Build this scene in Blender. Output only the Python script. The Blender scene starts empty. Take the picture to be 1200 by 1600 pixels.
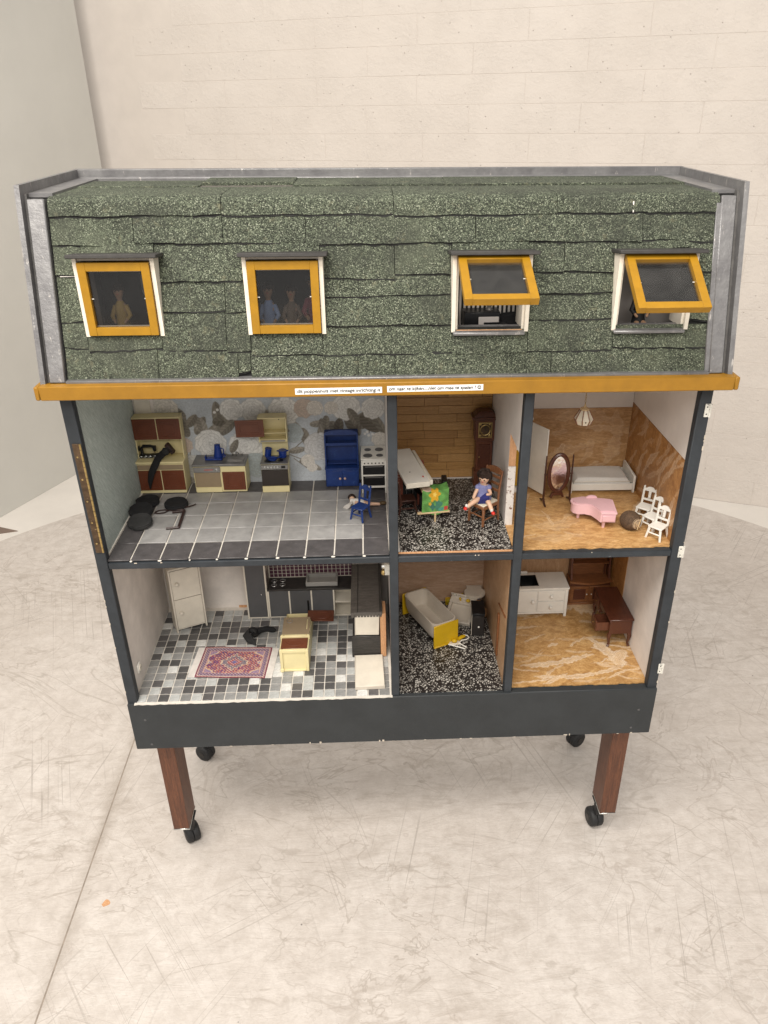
import bpy, bmesh, math, random
import numpy as np
from mathutils import Vector, Matrix
random.seed(7); R = math.radians
SC = bpy.context.scene; COL = SC.collection
# ------------------------------------------------------------------ camera, light, exposure
cd = bpy.data.cameras.new('camera'); cam = bpy.data.objects.new('camera', cd); COL.objects.link(cam); SC.camera = cam
cd.sensor_fit = 'VERTICAL'; cd.sensor_height = 32.0; cd.lens = 1237.3 / 1600 * 32.0; cd.clip_start = .02; cd.clip_end = 60
PITCH, YAW, ROLL = .4863, .0176, -.0187
fw = Vector((math.sin(YAW)*math.cos(PITCH), math.cos(YAW)*math.cos(PITCH), -math.sin(PITCH)))
rt = Vector((math.cos(YAW), -math.sin(YAW), 0)); up = rt.cross(fw)
r2 = rt*math.cos(ROLL) + up*math.sin(ROLL); u2 = up*math.cos(ROLL) - rt*math.sin(ROLL)
m = Matrix((r2, u2, -fw)).transposed().to_4x4(); m.translation = (.4682, -1.1569, 1.4483); cam.matrix_world = m
W = bpy.data.worlds.new('World'); SC.world = W; W.use_nodes = True
W.node_tree.nodes['Background'].inputs[0].default_value = (1.0, .965, .925, 1); W.node_tree.nodes['Background'].inputs[1].default_value = .48
def area(name, loc, target, sx, sy, power, col=(1, .945, .87)):
    l = bpy.data.lights.new(name, 'AREA'); l.shape = 'RECTANGLE'; l.size = sx; l.size_y = sy; l.energy = power; l.color = col
    o = bpy.data.objects.new(name, l); COL.objects.link(o); o.location = loc
    o.rotation_euler = (Vector(target)-Vector(loc)).to_track_quat('-Z', 'Y').to_euler(); return o
area('ceiling_light_front', (-.25, -1.25, 3.2), (.4, .2, .5), 2.2, .6, 76)
area('fill_light_rear', (.15, -3.7, 3.5), (.5, .2, .8), 4.0, 1.2, 112)  # added fill behind the camera, brightens the open rooms
area('ceiling_light_left', (-1.6, .4, 3.3), (0, .9, .4), .8, 2.0, 14)
SC.view_settings.view_transform = 'Standard'; SC.view_settings.look = 'None'; SC.view_settings.exposure = 0.36; SC.view_settings.gamma = 1
SC.cycles.max_bounces = 7; SC.cycles.diffuse_bounces = 4; SC.cycles.transparent_max_bounces = 12; SC.cycles.caustics_reflective = False; SC.cycles.caustics_refractive = False
# ------------------------------------------------------------------ materials
MATS = {}
class NT:
    def __init__(s, name):
        s.m = bpy.data.materials.new(name); s.m.use_nodes = True; s.t = s.m.node_tree; s.n = s.t.nodes; s.b = s.n['Principled BSDF']
        MATS[name] = s.m; s.tc = s.n.new('ShaderNodeTexCoord').outputs['Object']
    def L(s, a, b): s.t.links.new(a, b)
    def map(s, sc=(1, 1, 1), rot=(0, 0, 0), loc=(0, 0, 0), src=None):
        k = s.n.new('ShaderNodeMapping')
        if any(rot): k.vector_type = 'TEXTURE'; sc = tuple(1/q for q in sc)
        k.inputs['Scale'].default_value = sc; k.inputs['Rotation'].default_value = rot; k.inputs['Location'].default_value = loc
        s.L(src or s.tc, k.inputs[0]); return k.outputs[0]
    def noise(s, scale, detail=4, rough=.6, vec=None, dist=0):
        k = s.n.new('ShaderNodeTexNoise'); k.inputs['Scale'].default_value = scale; k.inputs['Detail'].default_value = detail; k.inputs['Roughness'].default_value = rough; k.inputs['Distortion'].default_value = dist
        s.L(vec or s.tc, k.inputs['Vector']); return k.outputs[0]
    def vor(s, scale, feat='F1', vec=None, rnd=1, out='Distance'):
        k = s.n.new('ShaderNodeTexVoronoi'); k.feature = feat; k.inputs['Scale'].default_value = scale; k.inputs['Randomness'].default_value = rnd
        s.L(vec or s.tc, k.inputs['Vector']); return k.outputs[out]
    def ramp(s, fac, stops, interp='LINEAR'):
        k = s.n.new('ShaderNodeValToRGB'); k.color_ramp.interpolation = interp; e = k.color_ramp.elements
        while len(e) < len(stops): e.new(.5)
        for i, (p, c) in enumerate(stops):
            e[i].position = p; c = (c, c, c) if isinstance(c, (int, float)) else c; e[i].color = (*c, 1)
        s.L(fac, k.inputs[0]); return k.outputs[0]
    def mix(s, f, a, b, mode='MIX'):
        k = s.n.new('ShaderNodeMix'); k.data_type = 'RGBA'; k.blend_type = mode
        for v, i in ((f, 0), (a, 6), (b, 7)):
            if isinstance(v, (int, float)): k.inputs[i].default_value = v if i == 0 else (v, v, v, 1)
            elif isinstance(v, tuple): k.inputs[i].default_value = (*v, 1)
            else: s.L(v, k.inputs[i])
        return k.outputs[2]
    def math(s, op, a, b=0.0, clamp=False):
        k = s.n.new('ShaderNodeMath'); k.operation = op; k.use_clamp = clamp
        for v, i in ((a, 0), (b, 1)):
            if isinstance(v, (int, float)): k.inputs[i].default_value = v
            else: s.L(v, k.inputs[i])
        return k.outputs[0]
    def col(s, c):
        if isinstance(c, tuple): s.b.inputs['Base Color'].default_value = (*c, 1)
        else: s.L(c, s.b.inputs['Base Color'])
        return s
    def bump(s, h, strength=.3, dist=.001):
        k = s.n.new('ShaderNodeBump'); k.inputs['Strength'].default_value = strength; k.inputs['Distance'].default_value = dist
        s.L(h, k.inputs['Height']); s.L(k.outputs[0], s.b.inputs['Normal']); return s
    def fin(s, rough=.5, metal=0, spec=.5):
        if isinstance(rough, (int, float)): s.b.inputs['Roughness'].default_value = rough
        else: s.L(rough, s.b.inputs['Roughness'])
        s.b.inputs['Metallic'].default_value = metal; s.b.inputs['Specular IOR Level'].default_value = spec; return s.m
def dk(c, f): return tuple(x*f for x in c)
def paint(name, c, rough=.5, var=.18, vs=25, bump=.15, bs=300, metal=0, spec=.4, worn=None, ws=60, wt=.66):
    k = NT(name); n = k.noise(vs, 6, .65); o = k.mix(k.ramp(n, [(.3, 0.0), (.7, 1.0)]), dk(c, 1-var), dk(c, 1+var*.5))
    if worn: o = k.mix(k.ramp(k.noise(ws, 5, .7), [(wt, 0.0), (wt+.03, 1.0)]), o, worn)
    k.col(o); k.bump(k.noise(bs, 3), bump, .0006); return k.fin(rough, metal, spec)
def wood(name, c1, c2, ax=(1, 12, 12), sc=30, rough=.45, bump=.2, rot=(0, 0, 0)):
    k = NT(name); v = k.map(ax, rot); n = k.noise(sc, 6, .65, v, .6); f = k.noise(sc*6, 3, .6, v)
    o = k.mix(k.ramp(n, [(.33, 0.0), (.67, 1.0)]), c1, c2); o = k.mix(k.ramp(f, [(.35, .45), (.6, 0.0)]), o, dk(c1, .45))
    k.col(o); k.bump(f, bump, .0005); return k.fin(rough)
SLATE = paint('slate_paint', (.027, .032, .038), .55, .3, 30, .5, 160, worn=(.10, .11, .115), ws=90, wt=.70)
FASC = paint('slate_fascia', (.029, .0325, .035), .6, .22, 14, .3, 200, worn=(.11, .11, .105), ws=70, wt=.71)
OCHRE = paint('ochre_paint', (.285, .138, .010), .5, .16, 30, .35, 120, worn=(.25, .11, .015), ws=45, wt=.68)
OCHRE2 = paint('ochre_sash', (.335, .170, .008), .42, .14, 50, .2, 200)
CREAMW = paint('jamb_white', (.74, .68, .58), .55, .1, 60, .3, 200)
LEAD = NT('lead_flashing'); _n = LEAD.noise(30, 6, .7); _c = LEAD.mix(LEAD.ramp(_n, [(.35, 0.0), (.7, 1.0)]), (0.162, 0.158, 0.162), (0.255, 0.251, 0.251))
LEAD.col(LEAD.mix(LEAD.ramp(LEAD.noise(45, 4, .7, LEAD.map((3, 3, .6))), [(.62, 0.0), (.7, 1.0)]), _c, (.50, .47, .44))); LEAD.bump(LEAD.noise(120, 4, .7), .5, .0012); LEAD = LEAD.fin(.38, .45)
DARKLEAD = paint('groove_lead', (.12, .115, .11), .5, .3, 60, .4)
BLACKCAP = paint('black_cap', (.045, .042, .040), .6, .3, 50, .4, worn=(.2, .17, .14), ws=70, wt=.72)
def shingle_mat():
    k = NT('green_granules'); d = k.vor(820, out='Color'); s = k.n.new('ShaderNodeSeparateColor'); k.L(d, s.inputs[0])
    c = k.ramp(s.outputs[0], [(.0, (.013, .0145, .011)), (.30, (.034, .038, .028)), (.5, (.054, .063, .045)), (.72, (.087, .102, .070)), (.9, (.138, .156, .108)), (1, (.29, .31, .235))])
    big = k.noise(9, 7, .75); c = k.mix(k.ramp(big, [(.38, .6), (.52, 0.0)]), c, (.040, .043, .034)); c = k.mix(k.ramp(k.noise(5, 6, .7, k.map((1, 1, 1), (0, 0, 0), (4, 4, 4))), [(.55, 0.0), (.7, .35)]), c, (.13, .145, .10)); c = k.mix(k.ramp(k.noise(60, 4, .7), [(.6, 0.0), (.75, .5)]), c, (.20, .19, .12))
    k.col(c); k.bump(s.outputs[1], .6, .0008); return k.fin(.85, 0, .25)
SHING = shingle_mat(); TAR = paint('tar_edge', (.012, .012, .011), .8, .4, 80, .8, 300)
LEGW = wood('dark_leg_wood', (.078, .028, .014), (.165, .060, .027), (14, 14, 1), 18, .45)
RUB = paint('black_rubber', (.018, .018, .019), .6, .3, 80, .2); CHROME = paint('bright_metal', (.6, .6, .58), .25, .1, 40, .05, metal=1)
BRASS = paint('brass', (.50, .36, .15), .35, .3, 80, .3, metal=.9); OLDBR = paint('tarnished_brass', (.10, .062, .035), .5, .5, 90, .4, metal=.5, worn=(.28, .2, .1), ws=120, wt=.63)
WHITEP = paint('wall_white', (.72, .675, .635), .75, .12, 9, .35, 60); SMUDGE = paint('wall_smudged', (.70, .65, .605), .7, .2, 12, .3, 40, worn=(.45, .36, .30), ws=20, wt=.70)
HINGEW = paint('painted_hinge', (.66, .64, .58), .4, .2, 200, .4, worn=(.12, .12, .12), ws=240, wt=.6)
CREAM = paint('cream_plastic', (.70, .61, .34), .35, .08, 30, .08); BRDOOR = paint('brown_plastic', (.135, .040, .019), .35, .15, 40, .08)
TAN = paint('tan_plastic', (.27, .205, .13), .35, .1, 40, .05); GREYM = paint('grey_metal', (.30, .29, .28), .32, .15, 60, .1, metal=.6)
BLUE = paint('blue_toy_paint', (.012, .035, .155), .38, .25, 60, .2, worn=(.03, .07, .21), ws=150, wt=.62); BLUEP = paint('blue_plastic', (.012, .035, .20), .25, .1, 60, .05)
BLK = paint('black_plastic', (.010, .010, .011), .3, .3, 60, .1); VELVET = paint('black_velvet', (.012, .012, .013), .95, .4, 60, .8, 250); SOFTBK = paint('dark_felt', (.028, .028, .028), .95, .4, 50, .8, 250)
WHTOY = paint('white_toy', (.70, .68, .63), .4, .08, 40, .08); OFFW = paint('off_white_toy', (.66, .61, .52), .45, .1, 40, .1); BEIGE = paint('beige_plastic', (.56, .50, .42), .32, .08, 30, .06)
YEL = paint('yellow_plastic', (.55, .345, .010), .35, .1, 40, .06); PINK = paint('pink_plastic', (.70, .45, .48), .38, .06, 40, .05); PINKD = paint('pink_lid', (.64, .40, .43), .4, .06, 40, .05)
MAHOG = wood('mahogany', (.085, .026, .014), (.15, .05, .024), (12, 12, 1.2), 40, .35); MAHX = wood('mahogany_top', (.060, .018, .011), (.115, .036, .018), (12, 1.2, 12), 40, .3)
WALN = wood('walnut', (.15, .055, .02), (.28, .11, .04), (1.2, 12, 12), 40, .4); CHAIRW = wood('chair_wood', (.19, .075, .033), (.30, .13, .058), (10, 10, 1.5), 50, .4); DKW = wood('dark_wood', (.045, .017, .011), (.085, .03, .018), (10, 10, 1.5), 50, .4)
BLKW = wood('black_stained_wood', (.012, .011, .010), (.055, .05, .046), (1.5, 12, 12), 40, .5); GREYW = wood('grey_stained_wood', (.075, .067, .06), (.14, .125, .112), (1.5, 8, 12), 25, .5)
RAWW = wood('raw_pine', (.52, .26, .12), (.70, .40, .21), (12, 12, 1.2), 30, .6); PALEW = wood('pale_stick', (.60, .42, .22), (.72, .55, .33), (1.5, 12, 12), 40, .6)
SKIN = paint('doll_skin', (.62, .40, .28), .5, .08, 80, .05); HAIRD = paint('dark_hair', (.028, .014, .009), .8, .5, 300, 1.0, 500); REDP = paint('red_paint', (.55, .03, .02), .4, .1, 80, .05)
DRESSB = paint('mauve_blue_cloth', (.19, .20, .38), .85, .2, 120, .4, 600); NAVY = paint('navy_cloth', (.025, .03, .16), .85, .2, 120, .4, 600); WHCLOTH = paint('white_cloth', (.66, .62, .58), .85, .15, 60, .5, 400)
LIPS = paint('lip_red', (.45, .08, .06), .5, 0, 10, 0); DARKDOT = paint('dark_dot', (.015, .013, .012), .4, 0, 10, 0); WICK = paint('wicker_brown', (.10, .06, .035), .8, .5, 200, .8, 400); STRAW = paint('straw_end', (.46, .34, .22), .8, .4, 300, .8, 400)
LABELP = paint('label_paper', (.84, .83, .80), .5, .03, 40, .02); INK = paint('ink', (.012, .011, .012), .6, 0, 10, 0); GROUT = paint('grout', (.66, .62, .56), .85, .15, 60, .5, 500, worn=(.40, .35, .29), ws=50, wt=.66)
KGREY = paint('kitchen_door_grey', (.085, .085, .088), .42, .12, 25, .1); PURPLE = paint('plum_tile', (.085, .030, .050), .3, .25, 200, .1); WASTE = paint('lavender_plastic', (.27, .27, .38), .4, .1, 40, .05)
CARPETBLK = paint('attic_dark', (.035, .028, .026), .85, .4, 30, .3); ATTICW = paint('attic_grey_wall', (.42, .39, .37), .8, .15, 10, .2); ATTICR = paint('attic_red', (.16, .03, .02), .8, .2, 30, .2)
TARN = paint('brown_iron', (.030, .013, .011), .4, .3, 80, .2)
def plaster():
    k = NT('teal_plaster'); v = k.map((1, .5, 4), (R(-52), 0, 0)); n = k.noise(90, 5, .7, v, .5); big = k.noise(7, 4)
    c = k.mix(k.ramp(n, [(.35, 0.0), (.65, 1.0)]), (.37, .43, .405), (.55, .61, .58)); c = k.mix(k.ramp(big, [(.3, .3), (.6, 0.0)]), c, (.27, .30, .285)); k.col(c)
    k.bump(n, .9, .0022); return k.fin(.8, 0, .2)
PLAST = plaster()
def terrazzo(name, loc):
    k = NT(name); v = k.map((1, 1.0, 1), (0, 0, 0), loc); w = k.noise(60, 2, .5, v); vv = k.n.new('ShaderNodeVectorMath'); vv.operation = 'MULTIPLY_ADD'; wc = k.n.new('ShaderNodeCombineXYZ'); k.L(w, wc.inputs[0]); k.L(w, wc.inputs[1]); vv.inputs[1].default_value = (.012, .012, 0); k.L(wc.outputs[0], vv.inputs[0]); k.L(v, vv.inputs[2])
    e = k.vor(215, 'DISTANCE_TO_EDGE', vv.outputs[0]); c = k.vor(215, 'F1', vv.outputs[0], out='Color'); s = k.n.new('ShaderNodeSeparateColor'); k.L(c, s.inputs[0])
    thr = k.math('MULTIPLY_ADD', s.outputs[0], .17); k.n[-1].inputs[2].default_value = .095
    chip = k.math('GREATER_THAN', e, thr); on = k.math('GREATER_THAN', s.outputs[1], .12); f = k.math('MULTIPLY', chip, on)
    col = k.mix(s.outputs[2], (.24, .225, .20), (.56, .535, .49)); o = k.mix(f, (.020, .017, .016), col); k.col(o); return k.fin(.35, 0, .4)
TERR = terrazzo('terrazzo_upper', (0, 0, 0)); TERR2 = terrazzo('terrazzo_lower', (3.1, 1.7, 0))
def ply(name, base, dark, light, axis, glue, gthr=.62, rot=(0, 0, 0), fine=1.0):
    k = NT(name); v = k.map(axis, rot); n = k.noise(14, 7, .68, v, 1.2); f = k.noise(120*fine, 4, .7, v)
    c = k.ramp(n, [(.32, dark), (.5, base), (.66, light)]); c = k.mix(k.ramp(f, [(.36, .4), (.56, 0.0)]), c, dk(dark, .8)); c = k.mix(k.ramp(k.noise(38, 5, .75, v, .8), [(.42, .55), (.5, 0.0)]), c, dark)
    if glue:
        at_ = k.n.new('ShaderNodeAttribute'); at_.attribute_name = 'Col'; sp = k.n.new('ShaderNodeSeparateColor'); k.L(at_.outputs['Color'], sp.inputs[0]); g = sp.outputs[0]
        fr = k.ramp(k.noise(90, 5, .75, v), [(.34, .42), (.6, 1.0)]); g = k.math('MULTIPLY', g, fr); c = k.mix(g, c, glue); k.bump(k.math('ADD', g, k.math('MULTIPLY', f, .3)), .5, .0012)
    else: k.bump(f, .3, .0006)
    k.col(c); return k.fin(.42, 0, .45)
OSBU = ply('osb_floor_upper', (.56, .33, .135), (.33, .165, .055), (.70, .46, .22), (2.2, 5, 5), (.80, .66, .48))
OSBL = ply('osb_floor_lower', (.50, .295, .115), (.31, .160, .055), (.62, .40, .18), (3, 4, 4), (.84, .74, .60))
PLYW = ply('ply_back_upper', (.47, .275, .125), (.32, .17, .07), (.58, .37, .19), (1.6, 4.5, 5), (.68, .51, .35), fine=.6)
PLYR = ply('ply_side_glue', (.40, .195, .062), (.25, .105, .03), (.50, .27, .105), (5, 3, 3), (.74, .57, .41), rot=(R(50), 0, 0))
PLYM = ply('ply_bath', (.44, .295, .20), (.36, .225, .145), (.52, .37, .27), (1.2, 4, 7), None); PLYM2 = ply('ply_bath_side', (.46, .28, .155), (.36, .205, .105), (.53, .35, .21), (6, 1.5, 1.5), None)
FINEW = wood('plank_oak', (.36, .185, .058), (.50, .28, .10), (1.3, 10, 14), 22, .5, .15); FINEW2 = wood('plank_oak_b', (.41, .22, .075), (.54, .31, .12), (1.3, 10, 14), 25, .5, .15, (0, 0, .1)); FINEW3 = wood('plank_oak_c', (.31, .155, .05), (.45, .24, .085), (1.3, 10, 14), 19, .5, .15)
STEELTOP = paint('steel_top', (.22, .215, .21), .3, .2, 50, .15, metal=.55)
def glass(name, dust):
    k = NT(name); n = k.n; n.remove(k.b); tr = n.new('ShaderNodeBsdfTransparent'); gl = n.new('ShaderNodeBsdfGlossy'); gl.inputs['Roughness'].default_value = .06; tr.inputs[0].default_value = (.88, .88, .88, 1); df = n.new('ShaderNodeBsdfDiffuse'); df.inputs[0].default_value = (.62, .60, .57, 1)
    fr = n.new('ShaderNodeFresnel'); fr.inputs[0].default_value = 1.5; mx = n.new('ShaderNodeMixShader'); k.L(fr.outputs[0], mx.inputs[0]); k.L(tr.outputs[0], mx.inputs[1]); k.L(gl.outputs[0], mx.inputs[2])
    m2 = n.new('ShaderNodeMixShader'); k.L(k.ramp(k.noise(30, 6, .7), [(.35, dust*.6), (.7, dust*1.7)]), m2.inputs[0]); k.L(mx.outputs[0], m2.inputs[1]); k.L(df.outputs[0], m2.inputs[2]); k.L(m2.outputs[0], n['Material Output'].inputs[0]); return k.m
GLASS = glass('thin_glass', .006); GLASS2 = glass('dusty_glass', .016)

def mirror():
    k = NT('mirror_foil'); k.col((.75, .73, .70)); k.bump(k.noise(60, 4, .6), .35, .002); return k.fin(.12, 1)
MIRR = mirror()
def attr(name, rough=.7, bump=.2, bs=400, spec=.3):
    k = NT(name); a = k.n.new('ShaderNodeAttribute'); a.attribute_name = 'Col'; n = k.noise(bs, 3)
    k.col(k.mix(k.ramp(n, [(.3, .18), (.6, 0.0)]), a.outputs['Color'], (.08, .07, .06))); k.bump(n, bump, .0005); return k.fin(rough, 0, spec)
PRINT = attr('wallpaper_print', .75, .3, 250); RUGM = attr('rug_weave', .9, .6, 900); PICM = attr('printed_cloth', .85, .6, 700)
def stripes():
    k = NT('striped_paper'); w = k.n.new('ShaderNodeTexWave'); w.wave_type = 'BANDS'; w.bands_direction = 'X'; w.inputs['Scale'].default_value = 45; k.L(k.tc, w.inputs[0])
    k.col(k.mix(k.ramp(w.outputs['Fac'], [(.45, 0.0), (.55, 1.0)]), (.015, .014, .014), (.80, .75, .69))); return k.fin(.7)
STRIPE = stripes()
def floor_mat():
    k = NT('painted_plywood_floor'); V = lambda sc, a, l=(0, 0, 0): k.map(sc, (0, 0, a), l)
    def lay(c, f, colr): return k.mix(f, c, colr)
    def msk(sc, l, a, b): return k.ramp(k.noise(sc, 3, .6, V((1, 1, 1), 0, l)), [(a, 0.0), (b, 1.0)])
    def contour(c, sc, l, w, st, colr, dist=1.5, stretch=(1, 1.6, 1), ang=.1, mk=None, det=4):
        n = k.noise(sc, det, .55, V(stretch, ang, l), dist); d = k.math('ABSOLUTE', k.math('SUBTRACT', n, .5)); f = k.ramp(d, [(w*.35, st), (w, 0.0)])
        if mk is not None: f = k.math('MULTIPLY', f, mk)
        return lay(c, f, colr)
    big = k.noise(1.6, 6, .65); c = k.mix(k.ramp(big, [(.35, 0.0), (.65, 1.0)]), (.540, .490, .448), (.612, .567, .528))
    c = lay(c, k.ramp(k.noise(24, 8, .8), [(.40, .45), (.60, 0.0)]), (0.382, 0.338, 0.298)); c = lay(c, k.ramp(k.noise(60, 6, .8, V((1, 3, 1), .3)), [(.56, 0.0), (.75, .45)]), (0.571, 0.538, 0.500))
    c = lay(c, k.math('MULTIPLY', k.ramp(k.noise(6, 8, .75, V((1, 3, 1), .05), 1.5), [(.50, 0.0), (.66, .55)]), msk(1.5, (3, 1, 0), .40, .6)), (0.311, 0.265, 0.223))
    c = lay(c, k.math('MULTIPLY', k.ramp(k.noise(8, 6, .7, V((1.2, 11, 1), -.03, (5, 2, 0)), .9), [(.58, 0.0), (.70, .5)]), msk(2.2, (8, 3, 0), .45, .6)), (.36, .31, .265))
    c = contour(c, 3.2, (1, 7, 0), .010, .60, (.34, .295, .255), 2.0, mk=msk(2.6, (4, 9, 0), .46, .58)); c = contour(c, 5.5, (9, 2, 0), .011, .50, (.37, .32, .28), 1.2, (1, 1, 1), .7, msk(3.2, (1, 5, 0), .46, .58)); c = contour(c, 2.1, (6, 6, 0), .006, .6, (.33, .29, .25), .6, (1, 2.5, 1), -.5, msk(2.9, (7, 1, 0), .44, .56)); c = contour(c, 9, (3, 8, 0), .014, .42, (0.588, 0.554, 0.517), 1.5, (1, 1.5, 1), .2, msk(3.7, (2, 2, 0), .46, .58))
    for a, sc, l, s_, t in ((.5, (.35, 60, 1), (1, 4, 0), 3, .66), (-.9, (.4, 70, 1), (7, 2, 0), 3.5, .665), (1.35, (.3, 55, 1), (2, 9, 0), 3, .66), (-.3, (.5, 80, 1), (4, 4, 0), 3.5, .67), (2.2, (.45, 75, 1), (6, 1, 0), 4, .67), (.95, (.4, 65, 1), (3, 3, 0), 3, .665), (1.9, (.35, 60, 1), (9, 5, 0), 3, .66)):
        sx = k.ramp(k.noise(s_, 2, .5, V(sc, a, l), .5), [(t-.005, 0.0), (t+.01, .6), (t+.05, .4)]); c = lay(c, k.math('MULTIPLY', sx, msk(2.4, l, .52, .62)), (.29, .255, .225))
    sp = k.vor(14, 'F1'); c = lay(c, k.ramp(sp, [(.018, .8), (.030, 0.0)]), (.10, .085, .075)); sp2 = k.vor(42, 'F1', V((1, 1.5, 1), .4, (3, 3, 0))); c = lay(c, k.ramp(sp2, [(.035, .5), (.055, 0.0)]), (.24, .20, .17)); kn = k.vor(3.3, 'F1', V((1, 1.3, 1), .2, (5, 5, 0))); c = lay(c, k.ramp(k.math('ADD', kn, k.math('MULTIPLY', k.noise(40, 4, .7), .04)), [(.045, 0.0), (.055, .45), (.062, 0.0)]), (.36, .31, .27))
    sx_ = k.n.new('ShaderNodeSeparateXYZ'); k.L(k.tc, sx_.inputs[0]); ds = k.math('ABSOLUTE', k.math('SUBTRACT', sx_.outputs[0], -.153)); ds = k.math('ADD', ds, k.math('MULTIPLY', k.math('SUBTRACT', k.noise(22, 5, .7, V((1, .35, 1), .01)), .5), .03)); c = lay(c, k.math('MULTIPLY', k.ramp(ds, [(.005, .55), (.012, .3), (.026, 0.0)]), k.ramp(k.noise(5, 4, .6), [(.35, .25), (.6, 1.0)])), (.30, .255, .215))
    k.col(c); h = k.math('ADD', k.noise(7, 8, .75, V((1, 4, 1), .05), 1.5), k.math('MULTIPLY', k.noise(30, 5, .7), .3)); k.bump(h, .5, .004); return k.fin(k.ramp(big, [(.3, .40), (.7, .6)]), 0, .4)
FLOORM = floor_mat()
def block_mat():
    k = NT('painted_block'); n = k.noise(60, 6, .75); big = k.noise(2.5, 4); c = k.mix(k.ramp(big, [(.3, 0.0), (.7, 1.0)]), (.585, .535, .488), (.615, .566, .520))
    p = k.vor(34, 'F1'); c = k.mix(k.ramp(p, [(.04, .6), (.07, 0.0)]), c, (.30, .25, .21)); k.col(c)
    mk = k.ramp(k.noise(9, 4), [(.36, .45), (.6, 1.0)]); h = k.math('MULTIPLY', n, mk); h = k.math('ADD', h, k.math('MULTIPLY', k.ramp(p, [(.04, 0.0), (.1, 1.0)]), .35)); k.bump(h, .8, .006); return k.fin(.75, 0, .25)
BLOCKM = block_mat(); JOINTM = paint('painted_joint', (.585, .535, .488), .8, .06, 10, .4, 90)
GREYWALL = paint('grey_panel_paint', (.54, .532, .498), .7, .06, 3, .15, 60); GROUNDM = paint('pale_ground', (.70, .665, .62), .6, .08, 4, .2, 60); BROWNG = paint('brown_ground', (.20, .145, .115), .6, .25, 8, .2, 60)
# ------------------------------------------------------------------ shapes: each returns (verts, faces)
def B(x0, x1, y0, y1, z0, z1, b=0.0):
    if b <= 0:
        v = [(x, y, z) for z in (z0, z1) for y in (y0, y1) for x in (x0, x1)]
        return v, [(0, 2, 3, 1), (4, 5, 7, 6), (0, 1, 5, 4), (2, 6, 7, 3), (0, 4, 6, 2), (1, 3, 7, 5)]
    b = min(b, (x1-x0)*.45, (y1-y0)*.45, (z1-z0)*.45); c = ((x0+x1)/2, (y0+y1)/2, (z0+z1)/2); h = ((x1-x0)/2, (y1-y0)/2, (z1-z0)/2); v = []; idx = {}
    for sx in (-1, 1):
        for sy in (-1, 1):
            for sz in (-1, 1):
                s = (sx, sy, sz)
                for a in range(3):
                    p = [c[i] + s[i]*(h[i] if i == a else h[i]-b) for i in range(3)]; idx[(s, a)] = len(v); v.append(tuple(p))
    f = []
    for a in range(3):
        o1, o2 = (a+1) % 3, (a+2) % 3
        for sg in (-1, 1):
            q = []
            for s1, s2 in ((-1, -1), (1, -1), (1, 1), (-1, 1)):
                s = [0, 0, 0]; s[a] = sg; s[o1] = s1; s[o2] = s2; q.append(idx[(tuple(s), a)])
            f.append(tuple(q if sg > 0 else q[::-1]))
    for a in range(3):
        o1, o2 = (a+1) % 3, (a+2) % 3
        for s1 in (-1, 1):
            for s2 in (-1, 1):
                s = [0, 0, 0]; s[o1] = s1; s[o2] = s2; sl = list(s); sl[a] = -1; sh = list(s); sh[a] = 1; sl = tuple(sl); sh = tuple(sh)
                q = [idx[(sl, o1)], idx[(sh, o1)], idx[(sh, o2)], idx[(sl, o2)]]; f.append(tuple(q if s1*s2 < 0 else q[::-1]))
    for sx in (-1, 1):
        for sy in (-1, 1):
            for sz in (-1, 1):
                s = (sx, sy, sz); q = [idx[(s, 0)], idx[(s, 1)], idx[(s, 2)]]; f.append(tuple(q if sx*sy*sz > 0 else q[::-1]))
    return v, f
def RINGS(rings, caps=True, closed=True):
    n = len(rings[0]); v = [tuple(p) for r in rings for p in r]; f = []
    for i in range(len(rings)-1):
        for j in range(n if closed else n-1):
            k = (j+1) % n; f.append((i*n+j, i*n+k, (i+1)*n+k, (i+1)*n+j))
    if caps: f.append(tuple(range(n))[::-1]); f.append(tuple((len(rings)-1)*n+j for j in range(n)))
    return v, f
def TUBE(pts, r, n=8, flat=1.0):
    pts = [Vector(p) for p in pts]; rs = r if isinstance(r, (list, tuple)) else [r]*len(pts); rings = []; prev = None
    for i, p in enumerate(pts):
        t = (pts[min(i+1, len(pts)-1)] - pts[max(i-1, 0)]).normalized()
        if prev is None: a = t.orthogonal().normalized()
        else: a = (prev - t*prev.dot(t)); a = a.normalized() if a.length > 1e-6 else t.orthogonal().normalized()
        prev = a; b = t.cross(a)
        rings.append([p + (a*math.cos(2*math.pi*j/n) + b*math.sin(2*math.pi*j/n)*flat)*rs[i] for j in range(n)])
    return RINGS(rings)
def CY(p0, p1, r0, r1=None, n=14): return TUBE([p0, p1], [r0, r0 if r1 is None else r1], n)
def LATHE(prof, c=(0, 0, 0), n=18, sy=1.0, ax='z'):
    rings = []
    for r, h in prof:
        ring = []
        for j in range(n):
            a = 2*math.pi*j/n; p = (r*math.cos(a), r*math.sin(a)*sy, h)
            if ax == 'y': p = (p[0], -h, p[1])
            if ax == 'x': p = (h, p[0], p[1])
            ring.append((p[0]+c[0], p[1]+c[1], p[2]+c[2]))
        rings.append(ring)
    return RINGS(rings)
def EL(c, r, n=14, m=9):
    return RINGS([[(c[0]+r[0]*math.sin(t)*math.cos(2*math.pi*j/n), c[1]+r[1]*math.sin(t)*math.sin(2*math.pi*j/n), c[2]-r[2]*math.cos(t)) for j in range(n)] for t in [math.pi*(i+.12)/(m-1+.24) for i in range(m)]])
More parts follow.
